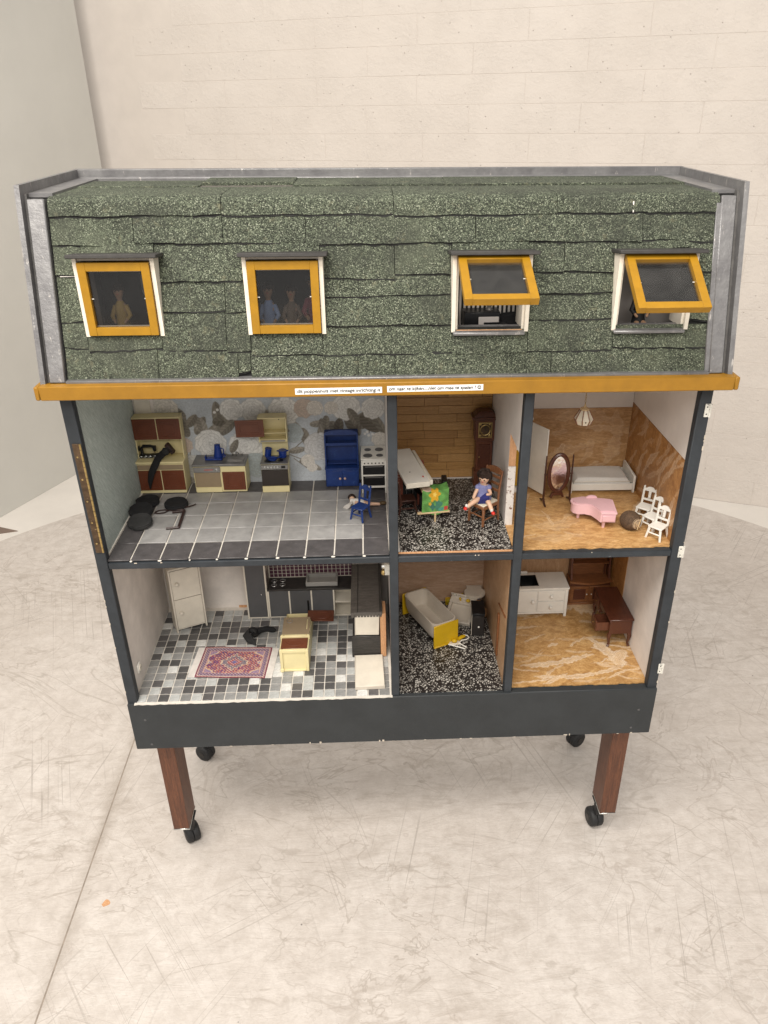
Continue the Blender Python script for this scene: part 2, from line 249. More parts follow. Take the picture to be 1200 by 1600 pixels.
def PRISM(poly, a0, a1, ax='z'):
    def P(u, v, h): return (u, v, h) if ax == 'z' else ((u, h, v) if ax == 'y' else (h, u, v))
    s = 1 if sum(poly[i][0]*poly[(i+1) % len(poly)][1]-poly[(i+1) % len(poly)][0]*poly[i][1] for i in range(len(poly))) > 0 else -1
    pl = poly if s > 0 else poly[::-1]
    if ax == 'y': pl = pl[::-1]
    return RINGS([[P(u, v, a0) for u, v in pl], [P(u, v, a1) for u, v in pl]])
def ARC(cx, cy, rx, ry, a0, a1, n): return [(cx+rx*math.cos(R(a0+(a1-a0)*i/n)), cy+ry*math.sin(R(a0+(a1-a0)*i/n))) for i in range(n+1)]
def RRECT(cx, cy, w, h, r, n=4):
    o = []
    for sx, sy, a in ((1, -1, -90), (1, 1, 0), (-1, 1, 90), (-1, -1, 180)): o += ARC(cx+sx*(w/2-r), cy+sy*(h/2-r), r, r, a, a+90, n)
    return o
def XF(shape, M): return [tuple(M @ Vector(p)) for p in shape[0]], shape[1]
def RT(shape, ax, deg, piv=(0, 0, 0), mv=(0, 0, 0)):
    return XF(shape, Matrix.Translation(Vector(piv)+Vector(mv)) @ Matrix.Rotation(R(deg), 4, ax) @ Matrix.Translation(-Vector(piv)))
def mesh(name, shapes, mat, smooth=40):
    v = []; f = []
    for sv, sf in shapes:
        o = len(v); v += sv; f += [tuple(i+o for i in q) for q in sf]
    me = bpy.data.meshes.new(name); me.from_pydata(v, [], f)
    if smooth: me.polygons.foreach_set('use_smooth', [True]*len(f)); me.update(); me.set_sharp_from_angle(angle=R(smooth))
    me.materials.append(mat); me.update(); return me
def thing(name, label, cat, loc=(0, 0, 0), rz=0, group=None, rx=0, ry=0):
    o = bpy.data.objects.new(name, None); COL.objects.link(o); o.empty_display_size = .01; o.location = loc; o.rotation_euler = (R(rx), R(ry), R(rz)); o['label'] = label; o['category'] = cat
    if group: o['group'] = group
    return o
def part(par, name, mat, *shapes, label=None, smooth=40):
    o = bpy.data.objects.new(name, mesh(name, shapes, mat, smooth)); COL.objects.link(o); o.parent = par
    if label: o['label'] = label
    return o
def inst(par, name, me, loc, rz=0):
    o = bpy.data.objects.new(name, me); COL.objects.link(o); o.parent = par; o.location = loc; o.rotation_euler = (0, 0, rz); return o
def struct(name, mat, *shapes, smooth=0):
    o = bpy.data.objects.new(name, mesh(name, shapes, mat, smooth)); COL.objects.link(o); o['kind'] = 'structure'; return o
def copytree(o, par=None):
    c = o.copy(); COL.objects.link(c)
    if par is not None: c.parent = par
    for ch in [x for x in o.children]: copytree(ch, c)
    return c
def sheet(nx, nz, fpos, fcol, mat, name, par, origin=(0, 0, 0)):
    """grid of (nx+1)x(nz+1) vertices carrying a printed colour"""
    u, w = np.meshgrid(np.linspace(0, 1, nx+1), np.linspace(0, 1, nz+1)); u = u.ravel(); w = w.ravel(); P = fpos(u, w); C = fcol(u, w)
    i = np.arange(nx*nz); r = i//nx; c = i % nx; a = r*(nx+1)+c; F = np.stack([a, a+1, a+nx+2, a+nx+1], 1)
    me = bpy.data.meshes.new(name); me.from_pydata((P-np.array(origin)).tolist(), [], F.tolist()); at = me.color_attributes.new('Col', 'FLOAT_COLOR', 'POINT')
    at.data.foreach_set('color', np.concatenate([C, np.ones((len(C), 1))], 1).astype(np.float32).ravel()); me.materials.append(mat); me.polygons.foreach_set('use_smooth', [True]*len(F)); me.update()
    o = bpy.data.objects.new(name, me); COL.objects.link(o); o.parent = par; return o
# ------------------------------------------------------------------ the setting: turntable floor, ground, block wall, grey panel
SEAM = -.153; DC = (.48, .10); DR = 1.93
floor = bpy.data.objects.new('floor', None); COL.objects.link(floor); floor['kind'] = 'structure'
def seg(side):
    pts = []; n = 160
    for i in range(n):
        a = 2*math.pi*i/n; x = DC[0]+DR*math.cos(a); y = DC[1]+DR*math.sin(a)
        if (x-SEAM)*side > .0012: pts.append((x, y))
    a0 = math.acos((SEAM-DC[0])/DR); e = [(SEAM+side*.0018, DC[1]+DR*math.sin(a0)), (SEAM+side*.0018, DC[1]-DR*math.sin(a0))]
    c = (sum(p[0] for p in pts)/len(pts), sum(p[1] for p in pts)/len(pts)); pts += e; pts.sort(key=lambda p: math.atan2(p[1]-c[1], p[0]-c[0])); return pts
part(floor, 'floor_sheet', FLOORM, PRISM(seg(1), -.03, 0), smooth=0); part(floor, 'floor_sheet', FLOORM, PRISM(seg(-1), -.03, -.0006), smooth=0)
part(floor, 'seam_filler', paint('seam_dirt', (.29, .245, .205), .9, .3, 40, .5), B(SEAM-.003, SEAM+.003, -1.6, 1.8, -.02, -.0007), smooth=0)
chip = [(.012*math.cos(a)*(1+.25*math.sin(3*a))*.55-.0, .012*math.sin(a)*(1+.2*math.cos(2*a))*.8) for a in [i*.45 for i in range(14)]]
part(floor, 'paint_chip', RAWW, XF(PRISM(chip, 0, .0007), Matrix.Translation((-.094, -.089, 0)) @ Matrix.Rotation(-.8, 4, 'Z')), label='chipped spot of bare orange wood in the painted floor')
struct('ground', GROUNDM, B(-6, 7, -5, 6, -.08, -.0305)); struct('brown_ground', BROWNG, PRISM([(-3, 1.0), (-.906, 1.561), (-.989, 1.597), (-1.5, 1.80), (-3, 2.2)], -.034, -.0275))
wall = bpy.data.objects.new('wall', None); COL.objects.link(wall); wall['kind'] = 'structure'
TH = R(-21.5); nrm = Vector((-math.sin(TH), math.cos(TH), 0)); wo = Vector((.4682, -1.1569, 0)) + nrm*3.1335; wall.location = (wo.x, wo.y, -.03); wall.rotation_euler = (0, 0, TH)
part(wall, 'backing', JOINTM, B(-3.2, 2.6, .0004, .1, 0, 2.3), smooth=0)
CH = .0958; rnd = random.Random(3); BL = .40
for r in range(23):
    x = -2.4 + (r % 2)*.2 + rnd.uniform(-.02, .02)
    while x < 2.3:
        if -2.1 < x+.2 < 2.0:
            e = rnd.uniform(-.00025, .00025); part(wall, 'block', BLOCKM, B(x+.0005, x+BL-.0005, -.0006+e, .03, r*CH+.0004, (r+1)*CH-.0004, .0011), smooth=0)
        x += BL
panel = struct('side_wall', GREYWALL, XF(B(-3, 0, 0, .03, 0, 2.6), Matrix.Translation((-.640, 2.535, -.03)) @ Matrix.Rotation(R(66), 4, 'Z')))
# ------------------------------------------------------------------ the dollhouse
ORG = Vector((.5, .15, 0))
house = thing('dollhouse', 'large open-front dollhouse with green shingled mansard roof on wheeled wooden legs', 'dollhouse', ORG)
def wp(p): x, y, z = p; return (x+.014*(x-.5)*(z-.75)-ORG.x, y-ORG.y, z+.016*(.5-x)*(z-.45)-ORG.z)
def hp(name, mat, *shapes, par=None, label=None, smooth=40):
    return part(par or house, name, mat, *[([wp(p) for p in v], f) for v, f in shapes], label=label, smooth=smooth)
ZF, ZS, ZS2, ZT = .446, .737, .7502, 1.052; XP1, XP2, PT = .4965, .7086, .0152; YB = .306
BV = .0012
# carcass
for s, x0, x1 in (('left', 0, .011), ('right', .989, 1)):
    hp('side_panel', SLATE, B(x0, x1, .004, .312, .336, ZT+.004)); 
hp('post', SLATE, B(-.0006, .0185, 0, .016, ZF-.004, ZT, BV)); hp('post', SLATE, B(.9815, 1.0006, 0, .016, ZF-.004, ZT, BV))
hp('back_panel', WHITEP, B(.011, .989, YB+.002, .312, .40, ZT+.003)); hp('bottom_panel', SLATE, B(.0112, .9888, .013, YB, ZF-.014, ZF-.002))
fasc = hp('fascia_board', FASC, B(-.001, 1.001, -.0045, .0125, .3348, ZF-.0005, .0012))
for x, z in ((.027, .408), (.030, .347), (.972, .395), (.963, .350)): hp('screw', KGREY, LATHE([(.0024, 0), (.0024, .0005), (.001, .0008)], (x, -.0045, z), 10, ax='y'), par=fasc)
shelf = hp('shelf', SLATE, B(.0188, .9812, .0008, .30, ZS, ZS2-.0014, BV)); hp('ceiling', WHITEP, B(.0112, .9888, .006, YB+.001, ZT-.012, ZT+.002))
hp('ceiling', WHITEP, B(.0112, .9888, .018, YB, ZS-.0022, ZS-.0004))
hp('partition_post', SLATE, B(XP1, XP1+PT, -.0008, .016, ZF-.001, ZT-.0125, BV)); hp('partition_post', SLATE, B(XP2, XP2+PT, -.0008, .016, ZF-.001, ZT-.0125, BV))
hp('partition', WHITEP, B(XP1+.0022, XP1+PT-.0015, .0162, YB, ZF, ZS-.002)); hp('partition', WHITEP, B(XP1+.0022, XP1+PT-.0015, .0162, YB, ZS2, ZT-.0122))
hp('partition', WHITEP, B(XP2+.0012, XP2+PT-.0012, .105, YB, ZS2, ZT-.0122), B(XP2+.0012, XP2+PT-.0012, .0162, .105, .930, ZT-.0122), label='white partition with a sawn door opening')
hp('door_reveal', RAWW, B(XP2+.0016, XP2+PT-.0016, .1032, .1049, .868, .930)); CHIPW = paint('flaky_white', (.70, .66, .62), .7, .1, 60, .8, 150, worn=(.16, .07, .04), ws=110, wt=.58); hp('door_reveal', CHIPW, B(XP2+.0002, XP2+PT-.0016, .099, .1049, ZS2+.001, .868), label='flaking white edge of the door opening')
hp('partition', PLYM2, B(XP2+.0012, XP2+PT-.0012, .0162, YB, ZF, ZS-.002), label='bare plywood partition')
hp('wood_strip', WALN, B(XP2-.0025, XP2+.0010, .088, .097, .462, .560, .0006), RT(B(XP2-.0010, XP2+.0010, .03, .105, .575, .5775), 'X', -14, (XP2, .105, .58)))
# room linings
hp('wall_lining', PLAST, B(.0112, .0128, .017, YB, ZS2, ZT-.0122), label='teal plastered side wall of the upper kitchen'); hp('wall_lining', SMUDGE, B(.0112, .0128, .017, YB, ZF, ZS-.0024)); hp('wall_lining', SMUDGE, B(.9870, .9887, .017, YB, ZF, ZS-.0024))
hp('wall_lining', WHITEP, B(.9870, .9887, .017, YB, .908, ZT-.0122)); hp('wall_lining', PLYR, B(.9866, .9887, .017, YB, ZS2, .9078), label='bare brown side wall streaked with glue')
hp('wall_lining', SMUDGE, B(.0130, XP1+.002, YB-.0006, YB+.0019, ZF, ZS-.0024)); hp('wall_lining', PLYM, B(XP1+PT-.0013, XP2+.001, YB-.0006, YB+.0019, ZF, ZS-.0024)); hp('wall_lining', PLYM2, B(XP2+PT-.001, .9865, YB-.0006, YB+.0019, ZF, ZS-.0024))
hp('wall_lining', PLYW, B(XP2+PT-.001, .9864, YB-.0010, YB+.0019, ZS2, .8975), label='bare brown back wall with glue remains'); hp('wall_lining', WHITEP, B(XP2+PT-.001, .9864, YB-.0003, YB+.0019, .8977, ZT-.0122))
hp('wall_lining', WHITEP, B(.0130, .0525, YB-.0004, YB+.0019, ZS2, ZT-.0122)); hp('door_board', OFFW, B(.016, .047, YB-.0040, YB-.0006, ZS2+.02, ZT-.014, .001))
hp('wall_patch', RAWW, B(.168, .193, YB-.0022, YB-.0007, ZF, ZF+.006), B(.186, .193, YB-.0021, YB-.0007, ZF+.006, ZF+.11))
# wallpaper print
def smooth(a, b, x): t = np.clip((x-a)/(b-a), 0, 1); return t*t*(3-2*t)
def wallpaper(u, w):
    X = .0525+u*(XP1+.002-.0525); Z = ZS2+w*(ZT-.0122-ZS2); rn = np.random.RandomState(5)
    C = np.tile(np.array([.49, .525, .56]), (len(X), 1)); C *= (1+.06*np.sin(X*90+3*np.sin(Z*60)))[:, None]
    def put(mask, col): nonlocal C; mm = np.clip(mask, 0, 1)[:, None]; C = C*(1-mm)+np.broadcast_to(col, C.shape)*mm
    def leaf(cx, cz, ln, wd, ang, col):
        ca, sa = math.cos(R(ang)), math.sin(R(ang)); a = (X-cx)*ca+(Z-cz)*sa; b = -(X-cx)*sa+(Z-cz)*ca; t = a/ln; wid = wd*np.sqrt(np.clip(t*(1-t)*4, 0, None))*(1-.25*t); d = wid-np.abs(b)
        m = smooth(0, .0012, d)*(t > 0)*(t < 1); sh = .8+.3*smooth(-.003, .003, b)+.14*np.sin(t*34+np.abs(b)*700); c = np.array(col)[None]*sh[:, None]
        put(m, c); put(m*smooth(.0009, .0002, np.abs(b))*.6, np.array(col)*.5); put(m*smooth(.0013, 0, d)*.5, np.array(col)*.5)
    def rose(cx, cz, r, col, ph=0.0, dense=1.0):
        sel = np.nonzero(np.hypot(X-cx, Z-cz) < r*1.35)[0]
        if not len(sel): return
        x = X[sel]; z = Z[sel]; col = np.array(col); q = random.Random(int(cx*1e5+cz*7e4)); S = C[sel].copy()
        if r < .006: m = smooth(r, r*.7, np.hypot(x-cx, z-cz))[:, None]; C[sel] = S*(1-m)+col*m; return
        for n, rr, ps in ((8, .66, .46), (7, .46, .40), (6, .27, .32), (4, .12, .22), (1, 0, .13)):
            for i in range(n):
                an = ph+2*math.pi*(i+q.uniform(-.2, .2))/n; px = cx+r*rr*math.cos(an); pz = cz+r*rr*.92*math.sin(an); a = ((x-px)*math.cos(an)+(z-pz)*math.sin(an))/(r*ps); b_ = (-(x-px)*math.sin(an)+(z-pz)*math.cos(an))/(r*ps*q.uniform(1.0, 1.3)); d = np.hypot(a, b_)+.06*np.sin(5*np.arctan2(b_, a)+i); m = smooth(1.0, .93, d)
                sh = .84+.17*smooth(-.9, .8, a)+.05*np.sin(b_*14)*smooth(.9, .2, np.abs(a))+q.uniform(-.05, .04); cc = col[None]*sh[:, None]; o = (smooth(.80, .97, d)*.6*smooth(-.6, .5, a) if n > 1 else smooth(.5, .9, d)*.4)[:, None]; cc = cc*(1-o)+np.array([.33, .31, .285])*o; S = S*(1-m[:, None])+cc*m[:, None]
        C[sel] = S
    def stem(pts, wd, col):
        for (ax, az), (bx, bz) in zip(pts[:-1], pts[1:]):
            vx, vz = bx-ax, bz-az; t = np.clip(((X-ax)*vx+(Z-az)*vz)/(vx*vx+vz*vz), 0, 1); put(smooth(wd, wd*.4, np.hypot(X-ax-t*vx, Z-az-t*vz)), np.array(col))
    tp = (.245, .222, .185); tp2 = (.31, .285, .245); tp3 = (.18, .16, .13); wh = (.76, .75, .72); iv = (.69, .655, .60); pk = (.57, .47, .40); bl = (.42, .47, .485)
    K = .00126; fx = lambda p: .149+(p-330)*K; fy = lambda p: .897-(p-636)*K
    def LF(px, py, ln, wd, ang, c): leaf(fx(px), fy(py), ln*K, wd*K, ang, c)
    def RS(px, py, r, c, ph=0., dn=1.): rose(fx(px), fy(py), r*K*.86, c, ph, dn)
    for p in ([(452, 705), (478, 682), (487, 668)], [(455, 705), (480, 716)], [(462, 712), (483, 730)], [(582, 642), (583, 670)], [(300, 690), (296, 720)], [(350, 700), (380, 712)], [(466, 672), (488, 676)]): stem([(fx(x), fy(y)) for x, y in p], .0014, (.22, .195, .16))
    for a in ((238, 640, 30, 9, 40, tp3), (262, 655, 34, 9, 65, tp2), (288, 668, 36, 9, 75, tp2), (300, 672, 30, 9, 110, tp), (312, 668, 34, 9, 60, tp), (318, 640, 34, 11, -75, tp2), (330, 668, 44, 13, 20, tp), (345, 662, 40, 12, 70, tp2), (352, 660, 46, 11, 95, tp), (340, 648, 34, 10, 5, tp3), (372, 655, 36, 10, 115, tp), (300, 640, 30, 8, 140, tp2), (285, 700, 34, 8, -80, tp2), (300, 712, 30, 8, -60, tp), (372, 708, 30, 8, -20, tp2), (296, 735, 24, 7, -100, tp2)): LF(*a)
    for a in ((405, 640, 36, 9, 10, tp2), (440, 640, 34, 10, -40, tp), (462, 648, 40, 9, -60, tp2), (478, 660, 36, 9, -75, tp), (490, 655, 30, 7, 5, tp2), (508, 645, 30, 8, -70, tp), (520, 648, 34, 10, -120, tp2), (522, 650, 36, 10, -55, tp), (538, 645, 34, 9, -100, tp3), (548, 640, 40, 12, -60, tp), (560, 660, 42, 15, 35, tp), (570, 640, 44, 16, -40, tp3), (590, 640, 46, 8, -62, tp), (455, 700, 28, 7, 10, tp2), (470, 716, 26, 7, -15, tp2), (486, 722, 22, 6, -30, tp2), (404, 735, 26, 7, 60, tp2), (398, 720, 26, 7, 100, tp2)): LF(*a)
    for a in ((268, 626, 24, iv, .5), (333, 684, 27, wh, .3), (388, 688, 29, wh, 1.2), (291, 686, 15, pk, 2.), (300, 722, 22, (.56, .56, .55), .6), (345, 735, 26, (.55, .56, .57), 1.6), (462, 668, 19, bl, .1, 1.5), (400, 722, 24, bl, .7, 1.4), (404, 630, 22, wh, .2), (452, 632, 26, wh, 2.2), (484, 628, 18, pk, .9), (500, 628, 14, iv, 0.), (548, 628, 24, wh, 1.5), (590, 630, 20, wh, .1), (504, 692, 27, (.60, .595, .59), .4), (484, 716, 12, iv, 2), (490, 728, 9, iv, .2), (599, 682, 14, iv, .9), (525, 628, 12, iv, .4), (372, 628, 20, wh, 1.)): RS(*a)
    for a in ((350, 668, 34, 9, 40, tp), (318, 662, 28, 8, 100, tp2), (363, 700, 26, 7, 60, tp), (430, 655, 30, 8, -20, tp), (517, 640, 26, 7, -95, tp), (566, 655, 30, 9, 120, tp), (300, 655, 26, 8, 50, tp), (246, 650, 26, 8, 10, tp3), (408, 668, 26, 7, 70, tp2)): LF(*a)
    for a in ((576, 672), (582, 675), (588, 673), (580, 669), (350, 628), (356, 631), (345, 632)): RS(*a, 3, wh, a[0])
    C *= (1+.05*rn.randn(len(X)))[:, None]; return np.clip(C, 0, 1)
def wpos(u, w):
    X = .0525+u*(XP1+.002-.0525); Z = ZS2+w*(ZT-.0122-ZS2); return np.stack([X+.014*(X-.5)*(Z-.75), np.full_like(X, YB-.0004), Z+.016*(.5-X)*(Z-.45)], 1)
sheet(440, 280, wpos, wallpaper, PRINT, 'wallpaper', house, ORG)['label'] = 'grey-blue wallpaper with large white roses and taupe leaves'
# plank back wall of the middle room
pw = hp('plank_backing', DKW, B(XP1+PT-.0013, XP2+.001, YB-.0004, YB+.0019, ZS2, ZT-.0122)); zz = ZS2+.003; row = 0; rnd = random.Random(11)
while zz < ZT-.016:
    h = .0172; x = XP1+PT-.001 - rnd.choice((0, .030, .062))
    while x < XP2:
        l = rnd.choice((.094, .080, .094, .066)); a = max(x, XP1+PT-.001); b = min(x+l, XP2+.0008)
        if b-a > .006: hp('plank', rnd.choice((FINEW, FINEW2, FINEW, FINEW3)), B(a+.0002, b-.0002, YB-.0024-rnd.random()*.0005, YB-.0005, zz+.0003, min(zz+h-.0003, ZT-.0125), .0004), par=pw)
        x += l
    zz += h; row += 1
hp('skirting_strip', WHITEP, B(XP1+PT-.001, XP2+.0005, YB-.006, YB-.0028, ZS2, ZS2+.003))
# floors
uf = hp('tile_floor', GROUT, B(.0130, XP1+.0015, .0110, YB-.0008, ZS2-.0012, ZS2+.0004)); TD = paint('slate_tile', (.082, .076, .078), .38, .3, 60, .25, 200, worn=(.12, .115, .115), ws=220, wt=.62); TG = paint('grey_tile', (.33, .324, .318), .42, .25, 35, .2, 200, worn=(.25, .25, .25), ws=240, wt=.64); TG2 = paint('grey_tile_b', (.295, .29, .285), .42, .25, 35, .2, 200)
xs = [.0150]+[.0555+.0495*i for i in range(9)]+[.4972]; ys = [.0150, .0615, .1115, .1625, .2125, .2575, .3045]; rnd = random.Random(2)
for j in range(6):
    for i in range(len(xs)-1):
        dark = j in (0, 5) or i == 0 or i == len(xs)-2; g = .0009 if j else .0009
        y0 = ys[j]+.0012 if j else .0045
        hp('tile', TD if dark else rnd.choice((TG, TG, TG2)), B(xs[i]+.0013, xs[i+1]-.0013, y0, ys[j+1]-.0012, ZS2+.0002, ZS2+.0024+rnd.uniform(-.0003, .0003), .0007), par=uf)
hp('grout_edge', GROUT, B(.0129, .0152, .004, YB-.002, ZS2, ZS2+.0030))
tf = hp('terrazzo_sheet', TERR, B(.5155, XP2+.0008, .0105, YB-.003, ZS2-.001, ZS2+.0016), smooth=0); hp('raw_edge', RAWW, B(.5120, .7084, .0090, .0112, ZS2-.001, ZS2+.0022, .0003)); hp('raw_edge', SMUDGE, B(.5108, .5150, .0165, .12, ZS2-.001, ZS2+.0011))
def ragged(x0, x1, y0, y1, amp, n, sd):
    q = random.Random(sd); p = [(x0+(x1-x0)*i/n, y0+q.uniform(-amp, amp)) for i in range(n+1)]; return p+[(x1, y1), (x0, y1)]
hp('osb_sheet', OSBU, PRISM(ragged(XP2+.0015, .9865, .0125, YB-.002, .0018, 40, 1), ZS2-.001, ZS2+.0014), smooth=0, label='bare brown chipboard floor with a ragged painted front edge')
hp('terrazzo_sheet', TERR2, B(.5105, XP2+.0008, .0045, YB-.001, ZF-.0012, ZF+.0016), smooth=0)
hp('osb_sheet', OSBL, PRISM(ragged(XP2+PT-.001, .9868, .0125, YB-.001, .0018, 40, 4), ZF-.0012, ZF+.0014), smooth=0, label='bare brown floor smeared with white glue streaks')
hp('floor_edge', FASC, B(XP2+PT-.001, .982, -.0035, .0110, ZF-.004, ZF+.0004, .001))
def strokes(seed, n, ang, spr, ln, wd, ex=()):
    def f(A, Bv):
        q = random.Random(seed); Mk = np.zeros_like(A); wx = A+.004*np.sin(Bv*31+seed)+.0012*np.sin(Bv*210+A*90); wy = Bv+.004*np.sin(A*27+seed*2)+.0009*np.sin(A*230+Bv*70)+.0005*np.sin(A*610)
        L = [(q.uniform(A.min(), A.max()), q.uniform(Bv.min(), Bv.max()), ang+q.gauss(0, spr), q.uniform(*ln), q.uniform(*wd), q.uniform(.45, 1)) for _ in range(n)]+list(ex)
        for cx, cy, an, l, w, st in L:
            ca, sa = math.cos(R(an)), math.sin(R(an)); t = (wx-cx)*ca+(wy-cy)*sa; p = -(wx-cx)*sa+(wy-cy)*ca+.15*l*np.cos(t/l*2.2)*q.uniform(-1, 1); env = np.clip(1-(np.abs(t)/l)**2, 0, 1)**.5
            d = np.abs(p)/(w*env*(1+.25*np.sin(t*90+cx*90)+.18*np.sin(t*263+cy*50)+.12*np.sin(t*611))+1e-6); e = smooth(1.08, .72, d)*(env > 0); Mk = np.maximum(Mk, st*e*(.55+.45*smooth(.2, .9, d))*(.72+.28*np.sin(p*1900+2*np.sin(t*50))))
        return Mk
    return f
def glue_sheet(name, mat, nx, nz, fp, st, iu, iw, lab=None):
    def fc(u, w): P = fp(u, w); k_ = st(P[:, iu], P[:, iw]); return np.stack([k_]*3, 1)
    def fpw(u, w): P = fp(u, w); return np.stack([P[:, 0]+.014*(P[:, 0]-.5)*(P[:, 2]-.75), P[:, 1], P[:, 2]+.016*(.5-P[:, 0])*(P[:, 2]-.45)], 1)
    o = sheet(nx, nz, fpw, fc, mat, name, house, ORG)
    if lab: o['label'] = lab
glue_sheet('glue_film', OSBL, 220, 240, lambda u, w: np.stack([XP2+PT+(.9862-XP2-PT)*u, .0165+(YB-.018)*w, np.full_like(u, ZF+.0017)], 1), strokes(3, 46, 10, 26, (.012, .05), (.0012, .0050), [(.93, .12, 110, .035, .012, 1), (.955, .09, 60, .03, .018, .9), (.83, .085, 8, .08, .008, .9), (.86, .045, 5, .09, .006, .9), (.86, .26, 0, .14, .030, .75), (.79, .20, 4, .03, .003, .9)]), 0, 1, 'white glue streaks on the lower bare floor')
glue_sheet('glue_film', OSBU, 220, 240, lambda u, w: np.stack([XP2+.004+(.986-XP2-.004)*u, .0165+(YB-.019)*w, np.full_like(u, ZS2+.0017)], 1), strokes(8, 16, 25, 30, (.012, .035), (.002, .005), [(.80, .10, 20, .05, .016, .35), (.79, .05, 10, .05, .012, .3)]), 0, 1)
glue_sheet('glue_film', PLYR, 220, 120, lambda u, w: np.stack([np.full_like(u, .9863), .0175+(YB-.019)*u, ZS2+.001+.1565*w], 1), strokes(5, 30, -52, 14, (.014, .04), (.003, .007), [(.17, .84, -55, .05, .007, 1), (.10, .86, -60, .05, .006, 1)]), 1, 2)
glue_sheet('glue_film', PLYW, 220, 120, lambda u, w: np.stack([XP2+PT+(.986-XP2-PT)*u, np.full_like(u, YB-.0013), ZS2+.001+.146*w], 1), strokes(12, 18, 15, 30, (.015, .05), (.003, .009), [(.90, .875, -8, .06, .012, .55), (.955, .83, 80, .06, .014, .6), (.85, .80, 15, .06, .012, .5)]), 0, 2)
hp('wall_lining', PLYR, B(.9858, .9869, .205, YB-.001, ZF+.001, ZS-.004))
lf = hp('mosaic_floor', GROUT, PRISM(ragged(.0128, XP1+.0016, -.0052, YB-.001, .0010, 60, 8), ZF-.0012, ZF+.0006), smooth=0)
MC = [paint('mosaic_'+n, c, .3, .22, 180, .15, 300) for n, c in (('white', (.62, .62, .60)), ('pale', (.43, .44, .43)), ('grey', (.27, .27, .265)), ('mid', (.21, .21, .205)), ('dark', (.085, .083, .083)), ('dark_b', (.105, .10, .10)))]
MP = .0209; mm_ = [mesh('mosaic_tile', [B(-MP/2+.0011, MP/2-.0011, -MP/2+.0011, MP/2-.0011, 0, .0019, .0006)], m_) for m_ in MC]; rnd = random.Random(21); n_t = 0; rest = []
for j in range(14):
    for i in range(23):
        x = .0130+MP*(i+.5); y = -.0010+MP*(j+.5)
        if x+MP/2 > XP1+.003: continue
        c = rnd.choices(range(6), (.08, .18, .25, .14, .20, .15))[0]; z = ZF+.0005+rnd.uniform(-.0002, .0002)
        if n_t < 300: inst(lf, 'mosaic_tile', mm_[c], wp((x, y, z)), rnd.uniform(-.015, .015)); n_t += 1
        else: rest.append((B(x-MP/2+.0011, x+MP/2-.0011, y-MP/2+.0011, y+MP/2-.0011, z, z+.0019, .0006), c))
if rest:
    o = hp('mosaic_field', MC[4], *[s for s, c in rest if c >= 3], par=lf); o['kind'] = 'stuff'; o = hp('mosaic_field', MC[1], *[s for s, c in rest if c < 3], par=lf); o['kind'] = 'stuff'
rnd = random.Random(77); CHP = paint('bare_chip', (.52, .46, .38), .8, .3, 90, .3)
for i in range(34):
    x = rnd.random(); w_, h_ = rnd.uniform(.0015, .006), rnd.uniform(.0006, .0016)
    if i < 16: hp('paint_chip', CHP, B(x*.98+.01, x*.98+.01+w_, -.0050, -.0040, .3350+rnd.choice((0, 0, .003)), .3352+h_+rnd.choice((0, 0, .003)), .0002), par=fasc)
    elif i < 24: z = ZF+.01+x*.58; hp('paint_chip', CHP, B(rnd.choice((-.0010, .9995)), rnd.choice((.0004, .0006)) if False else (.0004), -.0005, .0006, z, z+w_, .0001), par=fasc) if False else hp('paint_chip', CHP, B(.9990, 1.0011, -.0006, .0006, z, z+w_, .0002))
    elif i < 29: z = ZF+.01+x*.28; hp('paint_chip', CHP, B(-.0011, .0008, -.0006, .0006, z, z+w_*.8, .0002))
    else: hp('paint_chip', CHP, B(.03+x*.93, .03+x*.93+w_, .0002, .0014, ZS2-.0024, ZS2-.0010, .0002), par=shelf)
for i in range(9): x = .03+.45*rnd.random(); hp('grout_blob', GROUT, EL((.0555+.0495*i+rnd.uniform(-.003, .003), .0035, ZS2+.0006), (rnd.uniform(.0015, .004), .0022, .0014), 8, 6), par=uf)
# hinges
ph = hp('piano_hinge', OLDBR, B(.0045, .0150, -.0022, -.0003, .772, .968, .0004), label='long tarnished brass hinge on the left post')
hp('knuckle', BRASS, *[CY((.0165, -.0016, .772+.0098*i+.0004), (.0165, -.0016, .772+.0098*(i+1)-.0004), .0018, n=8) for i in range(20)], par=ph)
for i in range(5): hp('screw', BRASS, LATHE([(.0015, 0), (.0015, .0004), (.0006, .0007)], (.0090, -.0022, .79+.039*i), 8, ax='y'), par=ph)
for x, z in ((.9955, 1.006), (.9965, .747), (1.0005, .492)):
    h_ = hp('hinge', HINGEW, B(x-.0045, x+.0025, -.0024, -.0006, z-.011, z+.011, .0004), CY((x+.004, -.002, z-.011), (x+.004, -.002, z+.011), .0019, n=8))
    for dz in (-.006, .006): hp('screw', DARKDOT, LATHE([(.0012, 0), (.0012, .0003)], (x-.001, -.0024, z+dz), 8, ax='y'), par=h_)
